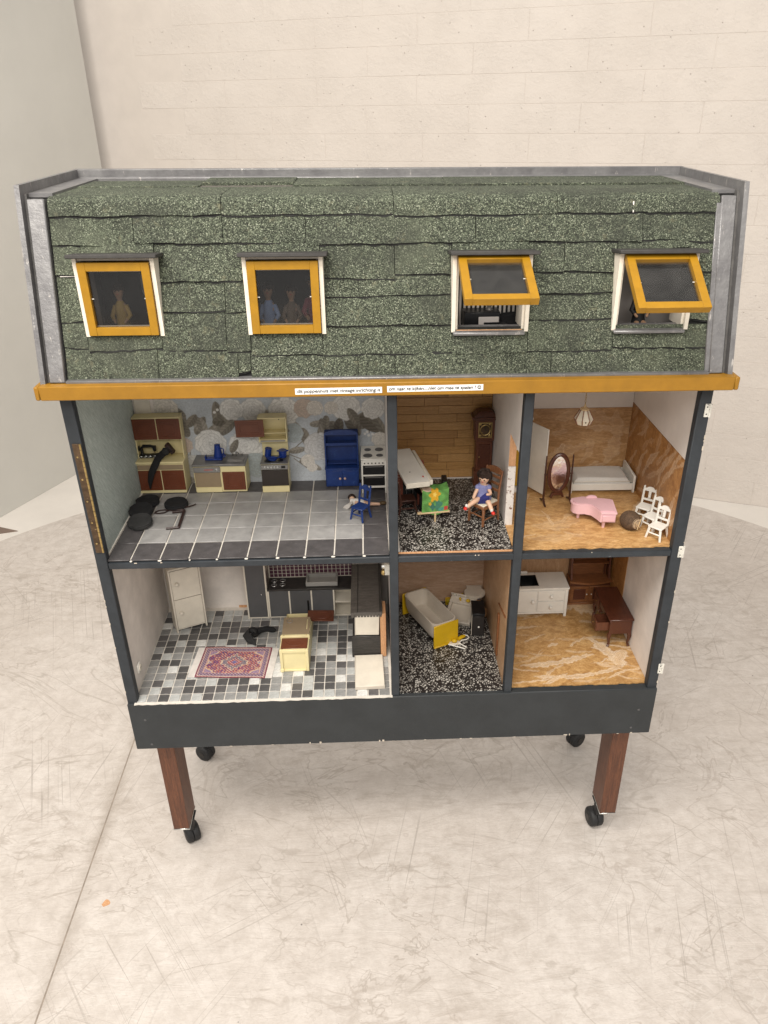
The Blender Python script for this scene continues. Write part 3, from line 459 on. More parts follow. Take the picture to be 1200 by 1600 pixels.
# legs with casters
def caster(x, y, deg, top):
    c = hp('caster', RUB, CY((x, y, top-.034), (x, y, top), .006, n=10), B(x-.0125, x+.0125, y-.0125, y+.0125, top-.003, top-.0002, .001))
    d = Vector((math.cos(R(deg)), math.sin(R(deg)), 0)); off = Vector((-d.y, d.x, 0))*.010; cz = .0222
    for s in (-1, 1):
        a = Vector((x, y, cz))+off+d*(s*.0006); b = Vector((x, y, cz))+off+d*(s*.0160)
        w = hp('wheel', RUB, TUBE([a, a+d*s*.0006, a+d*s*.002, b-d*s*.006, b-d*s*.004, b-d*s*.0022, b-d*s*.0008, b], [.0212, .0216, .0220, .0218, .0210, .0195, .0170, .0140], 30), par=c)
        hp('hub', DARKDOT, TUBE([b-d*s*.001, b+d*s*.0006], [.008, .008], 14), par=w)
    hp('fork', RUB, B(x-.006, x+.006, y-.006, y+.012, .040, top-.004, .002), par=c)
for x0, y0, dg in ((.0292, .0175, 28), (.9390, .0175, 8)):
    lg = hp('leg', LEGW, B(x0, x0+.0335, y0, y0+.060, .088, .3346, .0012)); hp('leg_plate', CHROME, B(x0-.0008, x0+.0342, y0-.0008, y0+.0605, .0850, .0882, .0006), par=lg)
caster(.054, .058, 28, .0851); caster(.949, .058, 8, .0851)
for x0, dg in ((.0292, 60), (.9390, -50)):
    lg = hp('leg', LEGW, B(x0, x0+.0335, .262, .3105, .088, .3346, .0012)); hp('leg_plate', CHROME, B(x0-.0008, x0+.0342,   .2612, .3112, .0850, .0882, .0006), par=lg)
caster(.046, .304, 62, .0851); caster(.956, .304, -58, .0851)
# ------------------------------------------------------------------ roof
Y0, Z0, Y1, Z1 = -.008, 1.070, .056, 1.318; SL = math.hypot(Y1-Y0, Z1-Z0); ey, ez = (Y1-Y0)/SL, (Z1-Z0)/SL; ny, nz = -ez, ey
def sl(x, v, off=0.0): return (x, Y0+ey*v+ny*off, Z0+ez*v+nz*off)
def SB(x0, x1, v0, v1, o0, o1, b=.0006):
    v, f = B(x0, x1, v0, v1, o0, o1, b); return [sl(p[0], p[1], p[2]) for p in v], [q[::-1] for q in f] if False else f
def flip(s): return s[0], [q[::-1] for q in s[1]]
WINS = [(.0655, .1665), (.3015, .4025), (.5990, .7000), (.8365, .9375)]; WB, WT_ = 1.1385, 1.2405
V0 = (WB-Z0)/ez+.002; V1 = (WT_+.004-Z0)/ez
roof = hp('roof_board', TAR, SB(-.003, 1.003, .002, V0, -.008, 0), SB(-.003, 1.003, V1, SL-.001, -.008, 0), *[SB(a, b, V0, V1, -.008, 0) for a, b in ((-.003, WINS[0][0]), (WINS[0][1], WINS[1][0]), (WINS[1][1], WINS[2][0]), (WINS[2][1], WINS[3][0]), (WINS[3][1], 1.003))], B(-.003, 1.003, Y1+.006, .306, Z1-.008, Z1-.0005))
for x0, x1 in ((-.010, -.003), (1.003, 1.010)): hp('roof_gable', LEAD, PRISM([(Y0+.004, Z0-.01), (Y1+.003, Z1-.001), (.309, Z1-.001), (.309, Z0-.01)], x0, x1, 'x'))
hp('roof_back', CARPETBLK, B(-.003, 1.003, .3062, .312, Z0-.012, Z1-.001))
# shingles: (x0, x1, v bottom left, v bottom right, v top)
rnd = random.Random(5); XL, XR = .0245, .9790
SH = []
def row(xs, vb, vt):
    for i in range(len(xs)-1): SH.append((xs[i], xs[i+1], vb[i] if isinstance(vb, (list, tuple)) else vb, vt))
row([XL, .159, .277], .001, .058); row([.277, .2955], .012, .05); row([.2955, .454, .509], .003, .045); row([.509, .742, XR], .001, .046)
row([XL, .060], .050, .095); row([.060, .168], .046, .072); row([.168, .262], .044, .105); row([.262, .2975], .042, .105); row([.2975, .403], .036, .070); row([.403, .594], .0355, .082); row([.594, .706], .034, .069); row([.706, .833], .0365, .088); row([.833, .943, XR], .0395, .073); 
row([XL, .064], .087, .156); row([.1675, .264], .100, .150); row([.264, .3005], .098, .150); row([.4035, .594], .077, .124); row([.7055, .834], .0825, .124); row([.9385, XR], .080, .122)
row([.4035, .594], .1195, .150); row([.7055, .834], .120, .153); row([.9385, XR], .1185, .152); row([XL, .064], .1515, .20); row([.1675, .3005], .142, .200)
row([.4035, .511], .144, .200); row([.511, .594], .149, .200); row([.7055, .757, .8345], .1505, .200); row([.9385, XR], .1485, .200)
row([.064, .1675], .181, .200); row([.3005, .4035], .180, .200); row([.594, .7055], .181, .200); row([.8345, .9385], .181, .200)
row([XL, .141, .267, .385, .628, .869, XR], [.1915, .1945, .1945, .1920, .1930, .1930], .240)
row([XL, .267, .511, .745, XR], [.2315, .2320, .2300, .2315], SL)
def wrapline(v):  # along the slope, then round the eaves edge on to the flat top
    return None
for k, (a, b, vb, vt) in enumerate(SH):
    n = max(2, int((b-a)/.012)); last = vt >= SL-.0001; lay = .0012 + .0002*(k % 3); q = random.Random(k); ph = q.random()*9
    xs = [a+.0005+(b-a-.001)*i/n for i in range(n+1)]; tilt = q.uniform(-.0016, .0016); bot = [vb+tilt*(2*i/n-1)+.0006*math.sin(i*.7+ph)+q.uniform(-.0008, .0008) for i in range(n+1)]; lift = q.uniform(.0050, .0068)
    top = []; under = []; rings = []
    if last:
        prof = [(0, lift), (.3, lift), (.8, lift)]; R0 = .012
        for i, x in enumerate(xs):
            ring = [sl(x, bot[i], .0006), sl(x, bot[i], lift+q.uniform(-.0006, .0003)), sl(x, bot[i]+.006, lift), sl(x, SL-.010, lift-.0006)]
            for t in (.25, .5, .75): 
                p = sl(x, SL-.010, lift-.0006); e = (x, Y1+.012, Z1+.0030); c = sl(x, SL, lift+.0005); ring.append(tuple((1-t)**2*p[j]+2*t*(1-t)*c[j]+t*t*e[j] for j in range(3)))
            ring += [(x, Y1+.012, Z1+.0030), (x, Y1+.118+q.uniform(-.001, .001), Z1+.0024), (x, Y1+.118, Z1), (x, Y1+.01, Z1-.0003), sl(x, SL-.006, .0003)]
            rings.append(ring)
    else:
        for i, x in enumerate(xs):
            rings.append([sl(x, bot[i], .0005), sl(x, bot[i]-.0004, lift+.0008*math.sin(i*.55+ph)+q.uniform(-.0012, .0003)), sl(x, bot[i]+.004, lift-.0004+.0006*math.sin(i*.55+ph)), sl(x, vt, lay+.0012), sl(x, vt, .0003)])
    hp('tar_shadow_line', TAR, RINGS([[sl(x, bot[i]+.004, .0030), sl(x, bot[i]+.004, .0034), sl(x, bot[i]-(.0012+.0026*abs(math.sin(i*1.7+ph))*q.uniform(.5, 1.2)), .0040-.0002*(k % 2)), sl(x, bot[i]-.0006, .0024)] for i, x in enumerate(xs)]), par=roof)  # dark strip: bare tar plus the shingle edge's shadow, put in as a shape
    v, f = RINGS(rings)
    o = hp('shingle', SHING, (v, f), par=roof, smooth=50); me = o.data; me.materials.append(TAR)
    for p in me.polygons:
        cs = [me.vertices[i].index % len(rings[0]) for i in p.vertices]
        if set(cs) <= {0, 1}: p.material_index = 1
for k, (a, b, y0, y1) in enumerate(((.030, .215, .170, .262), (.215, .50, .165, .20), (.36, .60, .172, .285), (.60, .975, .170, .285), (.215, .36, .20, .285))):
    if k == 1: continue
    q = random.Random(50+k); hp('shingle', SHING, B(a, b, y0+q.uniform(0, .003), y1, Z1+.0003, Z1+.0040+.0006*k, .001), par=roof)
hp('roof_felt', paint('worn_felt', (.11, .10, .085), .9, .4, 60, .8, 300), B(.020, .98, .165, .287, Z1-.0004, Z1+.0016), par=roof, smooth=0)
for x, v, l in ((.853, .2335, .022),): hp('paint_drip', WHITEP, SB(x, x+.0022, v-.002, v+l*.6, .0046, .0056), par=roof)
hp('paint_drip', WHITEP, SB(.030, .064, .1490, .1508, .0030, .0042), par=roof)
# lead flashings
hp('flashing', LEAD, SB(-.0015, .0225, -.001, SL-.002, .0005, .0110, .0015)); hp('flashing', LEAD, SB(.9800, 1.0015, -.001, SL-.002, .0005, .0075, .0015)); hp('flashing_lip', LEAD, SB(.9735, .9812, .002, SL-.012, .0030, .0062, .001))
for x0, x1 in ((-.0135, -.0062), (1.0062, 1.0135)):
    prof = [(Y0-.014, Z0), (Y1-.014, Z1+.0185), (.312, Z1+.0185), (.312, Z1-.006), (Y1+.01, Z1-.006), (Y0+.008, Z0)]
    hp('verge_flange', LEAD, PRISM(prof, x0, x1, 'x'))
for x0, x1 in ((-.0062, -.0030), (1.0030, 1.0062)):
    hp('verge_groove', DARKLEAD, PRISM([(Y0-.002, Z0), (Y1-.002, Z1+.006), (.310, Z1+.006), (.310, Z1-.006), (Y1+.01, Z1-.006), (Y0+.008, Z0)], x0, x1, 'x'))
for x0, x1, d in ((-.003, .030, 1), (.970, 1.003, -1)):
    hp('top_flashing', LEAD, PRISM([(Y1+.006, Z1+.006), (.298, Z1+.006), (.298, Z1+.0006), (Y1+.006, Z1+.0006)], x0, x1, 'x'))
hp('ridge_flange', LEAD, B(-.0132, 1.0132, .298, .3118, Z1-.004, Z1+.0190, .0015)); hp('ridge_flashing', LEAD, B(-.003, 1.003, .284, .2982, Z1-.0002, Z1+.0075, .002))
hp('eaves_flashing', LEAD, B(.023, .979, Y0-.0135, Y0+.002, Z0+.0005, Z0+.0052, .0012))
# ochre eaves trim with hand-lettered strips
trim = hp('eaves_trim', OCHRE, B(-.0128, 1.0135, -.0355, -.0185, 1.0505, 1.0716, .0012), label='ochre yellow eaves board')
for x0, x1 in ((-.0200, -.0131), (1.0138, 1.0207)): hp('trim_return', OCHRE, B(x0, x1, -.0352, .312, 1.0507, 1.0712, .0014), par=trim)
hp('soffit', OCHRE, B(-.0128, 1.0135, -.0184, -.002, 1.053, 1.070))
for x0, x1, zc in ((.3605, .4885, 1.0597), (.4960, .6380, 1.0614)):
    hp('paper_strip', LABELP, RT(B(x0, x1, -.0360, -.0353, zc-.0046, zc+.0046), 'Y', -.35, ((x0+x1)/2, 0, zc)), par=trim, smooth=0)
def lettering(txt, x0, x1, zc, h):
    cu = bpy.data.curves.new('lettering', 'FONT'); cu.body = txt; cu.size = 1; cu.shear = .12; cu.offset = .018; cu.extrude = .0; o = bpy.data.objects.new('tmp', cu); COL.objects.link(o); dg = bpy.context.evaluated_depsgraph_get()
    me = bpy.data.meshes.new_from_object(o.evaluated_get(dg)); bpy.data.objects.remove(o); xs = [v.co.x for v in me.vertices]; a, b = min(xs), max(xs); q = random.Random(4)
    for v in me.vertices:
        t = (v.co.x-a)/(b-a); x = x0+(x1-x0)*t; z = zc+(v.co.y-.28)*h*(1+.08*math.sin(t*57)) + .0002*math.sin(t*41) + (x-(x0+x1)/2)*.006; v.co = wp((x, -.0363, z))
    me.materials.clear(); me.materials.append(INK); o = bpy.data.objects.new('lettering', me); COL.objects.link(o); o.parent = trim
lettering('dit poppenhuis met vintage inrichting is', .3635, .4860, 1.0597, .0074); lettering('om naar te kijken....niet om mee te spelen !', .4985, .6270, 1.0614, .0074)
hp('smiley', INK, TUBE([(.6322+.0026*math.cos(i*.5236), -.0363, 1.0622+.0026*math.sin(i*.5236)) for i in range(13)], .0004, 5), TUBE([(.6322+.0013*math.cos(R(200+i*20)), -.0363, 1.0620+.0013*math.sin(R(200+i*20))) for i in range(8)], .0003, 5), EL((.6314, -.0363, 1.0631), (.0005, .0003, .0006), 6, 5), EL((.6331, -.0363, 1.0631), (.0005, .0003, .0006), 6, 5), par=trim)
# dormer windows
def sy_at(z): return Y0+ey*(z-Z0)/ez
def window(i, x0, x1, deg):
    YW = .0045; zb, zt = WB-.002, WT_
    w = hp('dormer_window', CREAMW, *[PRISM([(YW-.002, zb-.002), (YW-.002, zt+.004), (sy_at(zt)+.012, zt+.004), (sy_at(zb)+.012, zb-.002)], a, b, 'x') for a, b in ((x0-.0062, x0-.0006), (x1+.0006, x1+.0062))], B(x0-.0006, x1+.0006, YW+.002, sy_at(zt)+.012, zt+.0005, zt+.004), label=('closed ' if deg < 5 else 'open ')+'ochre roof window under a black cap')
    hp('cap', BLACKCAP, RT(B(x0-.0105, x1+.0135, -.0115, sy_at(zt)+.002, zt+.0045, zt+.0100, .001), 'X', -7, (0, YW, zt+.006)), par=w)
    piv = (0, YW, zt-.0005)
    def S(*s): return [RT(q, 'X', -deg, piv) for q in s]
    m_ = .0114; sx0, sx1 = x0+.0004, x1-.0004; s0, s1 = zb+.0006, zt-.001; yf, yb_ = YW-.0075, YW+.0035
    hp('sash', OCHRE2, *S(B(sx0, sx0+m_, yf, yb_, s0, s1, .0003), B(sx1-m_, sx1, yf, yb_, s0, s1, .0003), B(sx0+m_, sx1-m_, yf+.0003, yb_, s0, s0+m_, .0003), B(sx0+m_, sx1-m_, yf+.0003, yb_, s1-m_, s1, .0003)), par=w)
    hp('glazing_bead', CREAMW, *S(B(sx0+m_, sx1-m_, YW+.0008, YW+.0026, s1-m_-.0022, s1-m_-.0002), B(sx0+m_, sx1-m_, YW+.0008, YW+.0026, s0+m_+.0002, s0+m_+.0016)), par=w)
    hp('pane', GLASS if deg < 5 else GLASS2, *S(B(sx0+m_-.001, sx1-m_+.001, YW-.0010, YW-.0002, s0+m_-.001, s1-m_+.001)), par=w, smooth=0)
    for sx in (sx0+m_, sx1-m_-.0018): hp('nail', WHTOY, *S(B(sx-.001, sx+.003, YW-.0018, YW-.0011, (s0+s1)/2, (s0+s1)/2+.0012)), par=w)
    # inner lining of the opening
    hp('lining', CREAMW if deg > 5 else ATTICW, B(x0-.0004, x0+.0032, YW+.0040, .056, zb, zt), par=w); hp('lining', CREAMW if deg > 5 else ATTICW, B(x1-.0032, x1+.0004, YW+.0040, .056, zb, zt), par=w)
    if deg > 5: hp('sill', LEAD, RT(B(x0-.004, x1+.001, -.0040, .030, zb-.0060, zb-.0010, .0012), 'X', 6, (0, 0, zb)), par=w)
    else: hp('sill', OCHRE2, B(x0+.004, x1-.004, YW+.004, .03, zb-.003, zb-.0005), par=w)
for i, ((a, b), d) in enumerate(zip(WINS, (0, 0, 66, 56))): window(i, a, b, d)
hp('bare_patch', RAWW, SB(.600, .698, .0645, .0685, .0020, .0034), par=roof)
# attic rooms behind the windows
hp('attic_floor', ATTICW, B(-.003, 1.003, .006, .305, ZT+.0045, ZT+.010)); 
for x, mt in ((.245, ATTICR), (.50, CARPETBLK), (.7725, ATTICW)): hp('attic_wall', mt, PRISM([(.006, ZT+.011), (.04, Z1-.05), (.06, Z1-.010), (.304, Z1-.010), (.304, ZT+.011)], x-.003, x+.003, 'x'))
for a, b, mt in ((-.002, .241, CARPETBLK), (.249, .496, CARPETBLK), (.504, .769, STRIPE), (.777, 1.002, ATTICW)): hp('attic_back', mt, B(a, b, {'striped_paper': .085, 'attic_grey_wall': .105}.get(mt.name, .2985), {'striped_paper': .088, 'attic_grey_wall': .108}.get(mt.name, .3055), ZT+.011, Z1-.009))
# ------------------------------------------------------------------ furniture
FU = ZS2+.0026; FM = ZS2+.0018; FO = ZS2+.0016; FL = ZF+.0026; FB = ZF+.0018
def fz(x, y, z): return wp((x, y, z))[2]
def at(x, y, z): q = wp((x, y, z)); return (q[0]+ORG.x, q[1]+ORG.y, q[2])
def knob(par, mat, x, y, z, r=.003): return part(par, 'knob', mat, LATHE([(r*.5, 0), (r*.5, r*.5), (r, r*.9), (r*.9, r*1.5), (r*.4, r*1.8)], (x, y, z), 12, ax='y'))
def pdoor(par, mat, x0, x1, z0, z1, y=-.0016, name='door'):
    """moulded toy door facing -y with two raised rims"""
    w, h = x1-x0, z1-z0; d = part(par, name, mat, B(x0, x1, y, y+.0016, z0, z1, .0005)); k = min(w, h)
    for i, f in enumerate((.14, .26)):
        a, b, c, e = x0+k*f, x1-k*f, z0+k*f, z1-k*f; t = .0007
        part(d, 'moulding', mat, B(a, b, y-.0005, y, c, c+t, .0002), B(a, b, y-.0005, y, e-t, e, .0002), B(a, a+t, y-.0005, y, c+t, e-t, .0002), B(b-t, b, y-.0005, y, c+t, e-t, .0002))
    return d
# --- upper left room
T = thing('kitchen_hutch', 'tall cream kitchen hutch with four brown panelled doors against the teal wall', 'cabinet', at(.0125, .2625, FU), -1)
part(T, 'base_cabinet', CREAM, B(0, .091, .0005, .042, 0, .063, .001)); part(T, 'counter', CREAM, B(-.002, .0925, -.003, .042, .0632, .0672, .0008)); part(T, 'drawer_front', TAN, B(.001, .090, -.0012, .0004, .050, .060, .0004))
pdoor(T, BRDOOR, .001, .0445, .006, .0485); pdoor(T, BRDOOR, .0465, .090, .006, .0485); part(T, 'plinth', CREAM, B(0, .091, -.0018, .0004, 0, .0050, .0004))
part(T, 'splash_back', CREAM, B(0, .091, .0385, .042, .0674, .152, .0006)); part(T, 'side', CREAM, B(0, .002, .018, .0384, .0674, .105), B(.089, .091, .018, .0384, .0674, .105))
u_ = part(T, 'upper_cabinet', CREAM, B(-.001, .092, .016, .0384, .1052, .152, .0008)); pdoor(T, BRDOOR, .000, .0445, .107, .1495, .0142); pdoor(T, BRDOOR, .0465, .091, .107, .1495, .0142)
CT = FU+.0672
T = thing('sewing_machine', 'tiny black sewing machine on the cream hutch counter', 'sewing machine', at(.0335, .2840, CT), 0)
part(T, 'base', BLK, B(-.018, .018, -.006, .006, .0005, .006, .0012)); part(T, 'arm', BLK, TUBE([(-.012, 0, .005), (-.012, 0, .019), (-.008, 0, .0235), (.006, 0, .0235), (.013, 0, .021)], [.0036, .0030, .0034, .0030, .0026], 8)); part(T, 'head', BLK, B(.010, .0165, -.003, .003, .013, .024, .001), CY((.013, 0, .007), (.013, 0, .013), .0007, n=6))
part(T, 'hand_wheel', BLK, LATHE([(.002, 0), (.0055, .0004), (.0055, .0018), (.002, .0022)], (-.0175, 0, .019), 14, ax='x')); part(T, 'scrollwork', CHROME, *[TUBE([(-.014+.009*i+.003*math.cos(t), -.0064, .0030+.0018*math.sin(t)) for t in [j*.7 for j in range(8)]], .0005, 5) for i in range(4)])
T = thing('black_brush', 'curved black bristle brush with dark brown block lying over the hutch counter', 'brush', at(.064, .272, CT), 0)
part(T, 'block', TARN, RT(B(-.0045, .0045, -.006, .006, -.0115, .0115, .0016), 'Y', -32, (0, 0, 0), (.015, .004, .021))); part(T, 'grip_slot', BLK, RT(B(-.0012, .0012, -.0068, -.0058, -.007, .007, .0004), 'Y', -32, (0, 0, 0), (.0155, .004, .021)))
part(T, 'bristles', VELVET, TUBE([(.012, 0, .019), (.005, -.003, .016), (-.006, -.008, .008), (-.014, -.0145, -.006), (-.0225, -.0165, -.022), (-.028, -.0165, -.040), (-.0300, -.0165, -.056)], [.0055, .0072, .0078, .0076, .0072, .0052, .0012], 10, .7))
part(T, 'ferrule', SOFTBK, TUBE([(.012, 0, .019), (.007, -.002, .017), (.003, -.004, .0145)], [.0062, .0085, .0060], 9))
T = thing('sink_cabinet', 'cream sink unit with grey metal top and one brown door beside the hutch', 'cabinet', at(.1215, .2590, FU), -1)
part(T, 'body', CREAM, B(0, .102, .0008, .045, 0, .056, .001)); part(T, 'worktop', STEELTOP, B(-.001, .103, -.002, .0455, .0562, .0615, .0008)); part(T, 'appliance_panel', TAN, B(.002, .052, -.0012, .0006, .012, .0425, .0005)); part(T, 'control_strip', GREYM, B(.001, .053, -.0018, .0006, .0435, .0545, .0005)); part(T, 'control_label', REDP, B(.022, .039, -.0022, -.0018, .0490, .0500)); part(T, 'dial', CHROME, LATHE([(.0025, 0), (.0025, .001), (.001, .0014)], (.046, -.0018, .0490), 12, ax='y'))
part(T, 'plinth', CREAM, B(.002, .053, -.0012, .0006, .0004, .0105, .0004)); pdoor(T, BRDOOR, .056, .100, .005, .044); part(T, 'basin', GREYM, B(.066, .098, .008, .030, .0616, .0626, .0004), B(.068, .096, .010, .012, .0626, .0632), B(.068, .096, .014, .016, .0626, .0632), B(.068, .096, .018, .020, .0626, .0632)); part(T, 'tap', CHROME, TUBE([(.080, .038, .0616), (.080, .038, .069), (.083, .034, .0715), (.087, .030, .069)], .0011, 6), CY((.073, .038, .0616), (.073, .038, .066), .0016, n=8), CY((.092, .038, .0616), (.092, .038, .066), .0016, n=8), CY((.073, .038, .0645), (.092, .038, .0645), .0009, n=6))
T = thing('blue_coffee_maker', 'blue plastic toy coffee maker with flat tray on the sink unit', 'coffee maker', at(.166, .280, FU+.0616), 0)
part(T, 'tray', BLUEP, B(-.022, .012, -.007, .006, 0, .004, .001), B(-.022, -.0195, -.007, .006, .004, .0085, .0006)); part(T, 'jug', BLUEP, LATHE([(.0085, .0042), (.0088, .006), (.0056, .029), (.0060, .031), (.003, .0315)], (.004, 0, 0), 14)); part(T, 'saucer', BLUEP, LATHE([(.004, .004), (.011, .0062), (.0112, .0070), (.004, .0052)], (.008, 0, 0), 16)); part(T, 'handle', BLUEP, TUBE([(.010, 0, .024), (.0155, 0, .021), (.0150, 0, .012), (.0115, 0, .009)], .0011, 6))
T = thing('cream_cooker', 'cream cooker with dark oven door and overhead shelf with swung-open brown flap', 'cooker', at(.2545, .2535, FU), 0)
part(T, 'body', CREAM, B(0, .053, .0008, .038, 0, .060, .001)); part(T, 'plinth', CREAM, B(0, .053, -.0014, .0006, .0003, .0130, .0005)); part(T, 'oven_door', paint('oven_glass', (.035, .028, .024), .2, .1, 30, .02), B(.0005, .0525, -.0016, .0006, .0142, .0485, .0006)); s_ = part(T, 'control_strip', GREYM, B(.0002, .0528, -.0020, .0006, .0494, .0590, .0005))
for i in range(5): part(s_, 'dial', CHROME, LATHE([(.0021, 0), (.0021, .0012), (.001, .0015)], (.008+.0062*i, -.0020, .0542), 10, ax='y'))
part(s_, 'clock', BLK, B(.040, .048, -.0026, -.0020, .0520, .0570)); h_ = part(T, 'hob', STEELTOP, B(-.0004, .0534, -.0016, .0385, .0602, .0630, .0008))
for x, y, r in ((.014, .010, .0075), (.038, .011, .0060), (.014, .026, .0060), (.038, .027, .0075)): part(h_, 'burner', BLK, LATHE([(r, .0631), (r, .0638), (r*.6, .0640)], (x, y, 0), 16))
part(T, 'splash_back', CREAM, B(.001, .052, .0386, .0420, .04, .150, .0006)); part(T, 'vent_grille', GREYM, B(.002, .050, .0150, .0170, .1010, .1038, .0004)); part(T, 'hood', CREAM, B(-.001, .054, .0172, .0385, .099, .1050, .0006)); part(T, 'shelf_box', CREAM, B(-.001, .001, .016, .0385, .1052, .147, .0004), B(.052, .054, .016, .0385, .1052, .147, .0004), B(-.001, .054, .016, .0385, .1472, .1500, .0006), B(.001, .052, .018, .0385, .1170, .1184))
pdoor(T, BRDOOR, -.0435, .011, .1125, .1475, .0125, 'flap'); part(T, 'hook_hole', DARKDOT, LATHE([(.0012, 0), (.0012, .0004)], (.038, .0384, .138), 8, ax='y'))
HB = FU+.0642
T = thing('blue_tall_pot', 'small blue pot lying tilted at the left of the cream cooker', 'pot', at(.2665, .279, HB), 0, ry=10); part(T, 'body', BLUEP, LATHE([(.0050, .0008), (.0062, .002), (.0066, .0185), (.0060, .0188), (.0056, .003), (.001, .0028)], (0, 0, 0), 16)); part(T, 'rim', BLUEP, LATHE([(.0066, .0180), (.0072, .0186), (.0066, .0194), (.006, .0186)], (0, 0, 0), 16))
T = thing('blue_saucepan', 'round blue saucepan with two ear handles at the right of the cream cooker', 'pot', at(.2965, .279, HB), 0); part(T, 'body', BLUEP, LATHE([(.0068, 0), (.0076, .0015), (.0078, .0140), (.0070, .0140), (.0068, .002), (.001, .0018)], (0, 0, 0), 18)); part(T, 'rim', BLUEP, LATHE([(.0076, .0134), (.0086, .0141), (.0078, .0148), (.0070, .0141)], (0, 0, 0), 18)); part(T, 'handle', BLUEP, TUBE([(.007, 0, .012), (.011, 0, .0128), (.011, .003, .0128), (.007, .003, .012)], .0009, 6)); part(T, 'handle', BLUEP, TUBE([(-.007, 0, .012), (-.011, 0, .0128), (-.011, .003, .0128), (-.007, .003, .012)], .0009, 6))
T = thing('blue_frying_pan', 'blue frying pan with stubby handle at the front of the cream cooker', 'pan', at(.2775, .262, HB), 20, rx=-8, ry=6); part(T, 'dish', BLUEP, LATHE([(.0080, .0010), (.0115, .0055), (.0108, .0058), (.0076, .0022), (.001, .0020)], (0, 0, 0), 18)); part(T, 'handle', BLUEP, TUBE([(.010, 0, .005), (.016, .001, .0065), (.021, .002, .0065)], [.0014, .0016, .0018], 6)); part(T, 'spout', BLUEP, TUBE([(-.010, -.002, .005), (-.0125, -.005, .0085)], [.0012, .0008], 6))
T = thing('blue_dresser', 'blue painted dresser with arched top and two pink knobs', 'dresser', at(.379, .270, FU), 0)
part(T, 'base', BLUE, B(0, .066, 0, .034, .0008, .038, .001)); part(T, 'door', BLUE, B(.002, .0325, -.0014, .0004, .004, .035, .0005)); part(T, 'door', BLUE, B(.0335, .064, -.0014, .0004, .004, .035, .0005))
for x in (.0285, .0380): knob(T, paint('pink_knob%d' % (x*1000), (.50, .33, .26), .4, .1, 40, .05), x, -.0014, .020, .0024)
part(T, 'worktop', BLUE, B(-.001, .067, -.001, .034, .0382, .0405, .0006)); part(T, 'side', BLUE, B(-.0002, .0028, .010, .0335, .0407, .108, .0005)); part(T, 'side', BLUE, B(.0632, .0662, .010, .0335, .0407, .108, .0005)); part(T, 'back', BLUE, B(.003, .063, .0300, .0335, .0407, .108)); part(T, 'shelf', BLUE, B(.003, .063, .012, .0298, .086, .0882, .0004), B(.003, .063, .0105, .012, .0845, .0905, .0003)); part(T, 'shelf', BLUE, B(.003, .063, .012, .0298, .0445, .0460, .0004)); part(T, 'crest', BLUE, PRISM([(.000, .1082), (.066, .1082), (.066, .1105)]+ARC(.033, .1105, .033, .0085, 0, 180, 14)[1:-1]+[(0, .1105)], .008, .0115, 'y'), B(0, .066, .0115, .0335, .1082, .1105, .0004))
T = thing('white_cooker', 'white four-burner cooker with two black oven windows by the slate partition', 'cooker', at(.4505, .2380, FU), 0)
part(T, 'leg', WHTOY, B(0, .0030, 0, .003, 0, .070, .0004)); part(T, 'leg', WHTOY, B(.0452, .0482, 0, .003, 0, .070, .0004)); part(T, 'body', WHTOY, B(0, .0482, .0032, .064, .012, .0712, .0006)); f_ = part(T, 'front_frame', WHTOY, B(.003, .0452, -.0004, .0032, .060, .0714, .0004), B(.003, .0452, -.0004, .0032, .0370, .0400, .0004), B(.003, .0452, -.0004, .0032, .0120, .0160, .0004))
for z0, z1 in ((.0402, .0598), (.0162, .0368)): d_ = part(T, 'oven_window', BLK, B(.0032, .0450, .0012, .0032, z0, z1)); part(d_, 'handle', GREYM, B(.0070, .0410, .0002, .0012, z1-.0034, z1-.0024))
for i in range(6): knob(T, DARKDOT, .0065+.0070*i, -.0004, .0655, .0014)
t_ = part(T, 'top', WHTOY, B(-.0006, .0488, -.0012, .0645, .0716, .0742, .0006))
for x, y, r in ((.0130, .015, .0090), (.0360, .015, .0066), (.0130, .044, .0066), (.0355, .044, .0082)): part(t_, 'burner', KGREY, LATHE([(r, .0742), (r, .0750), (r*.5, .0752)], (x, y, 0), 18))
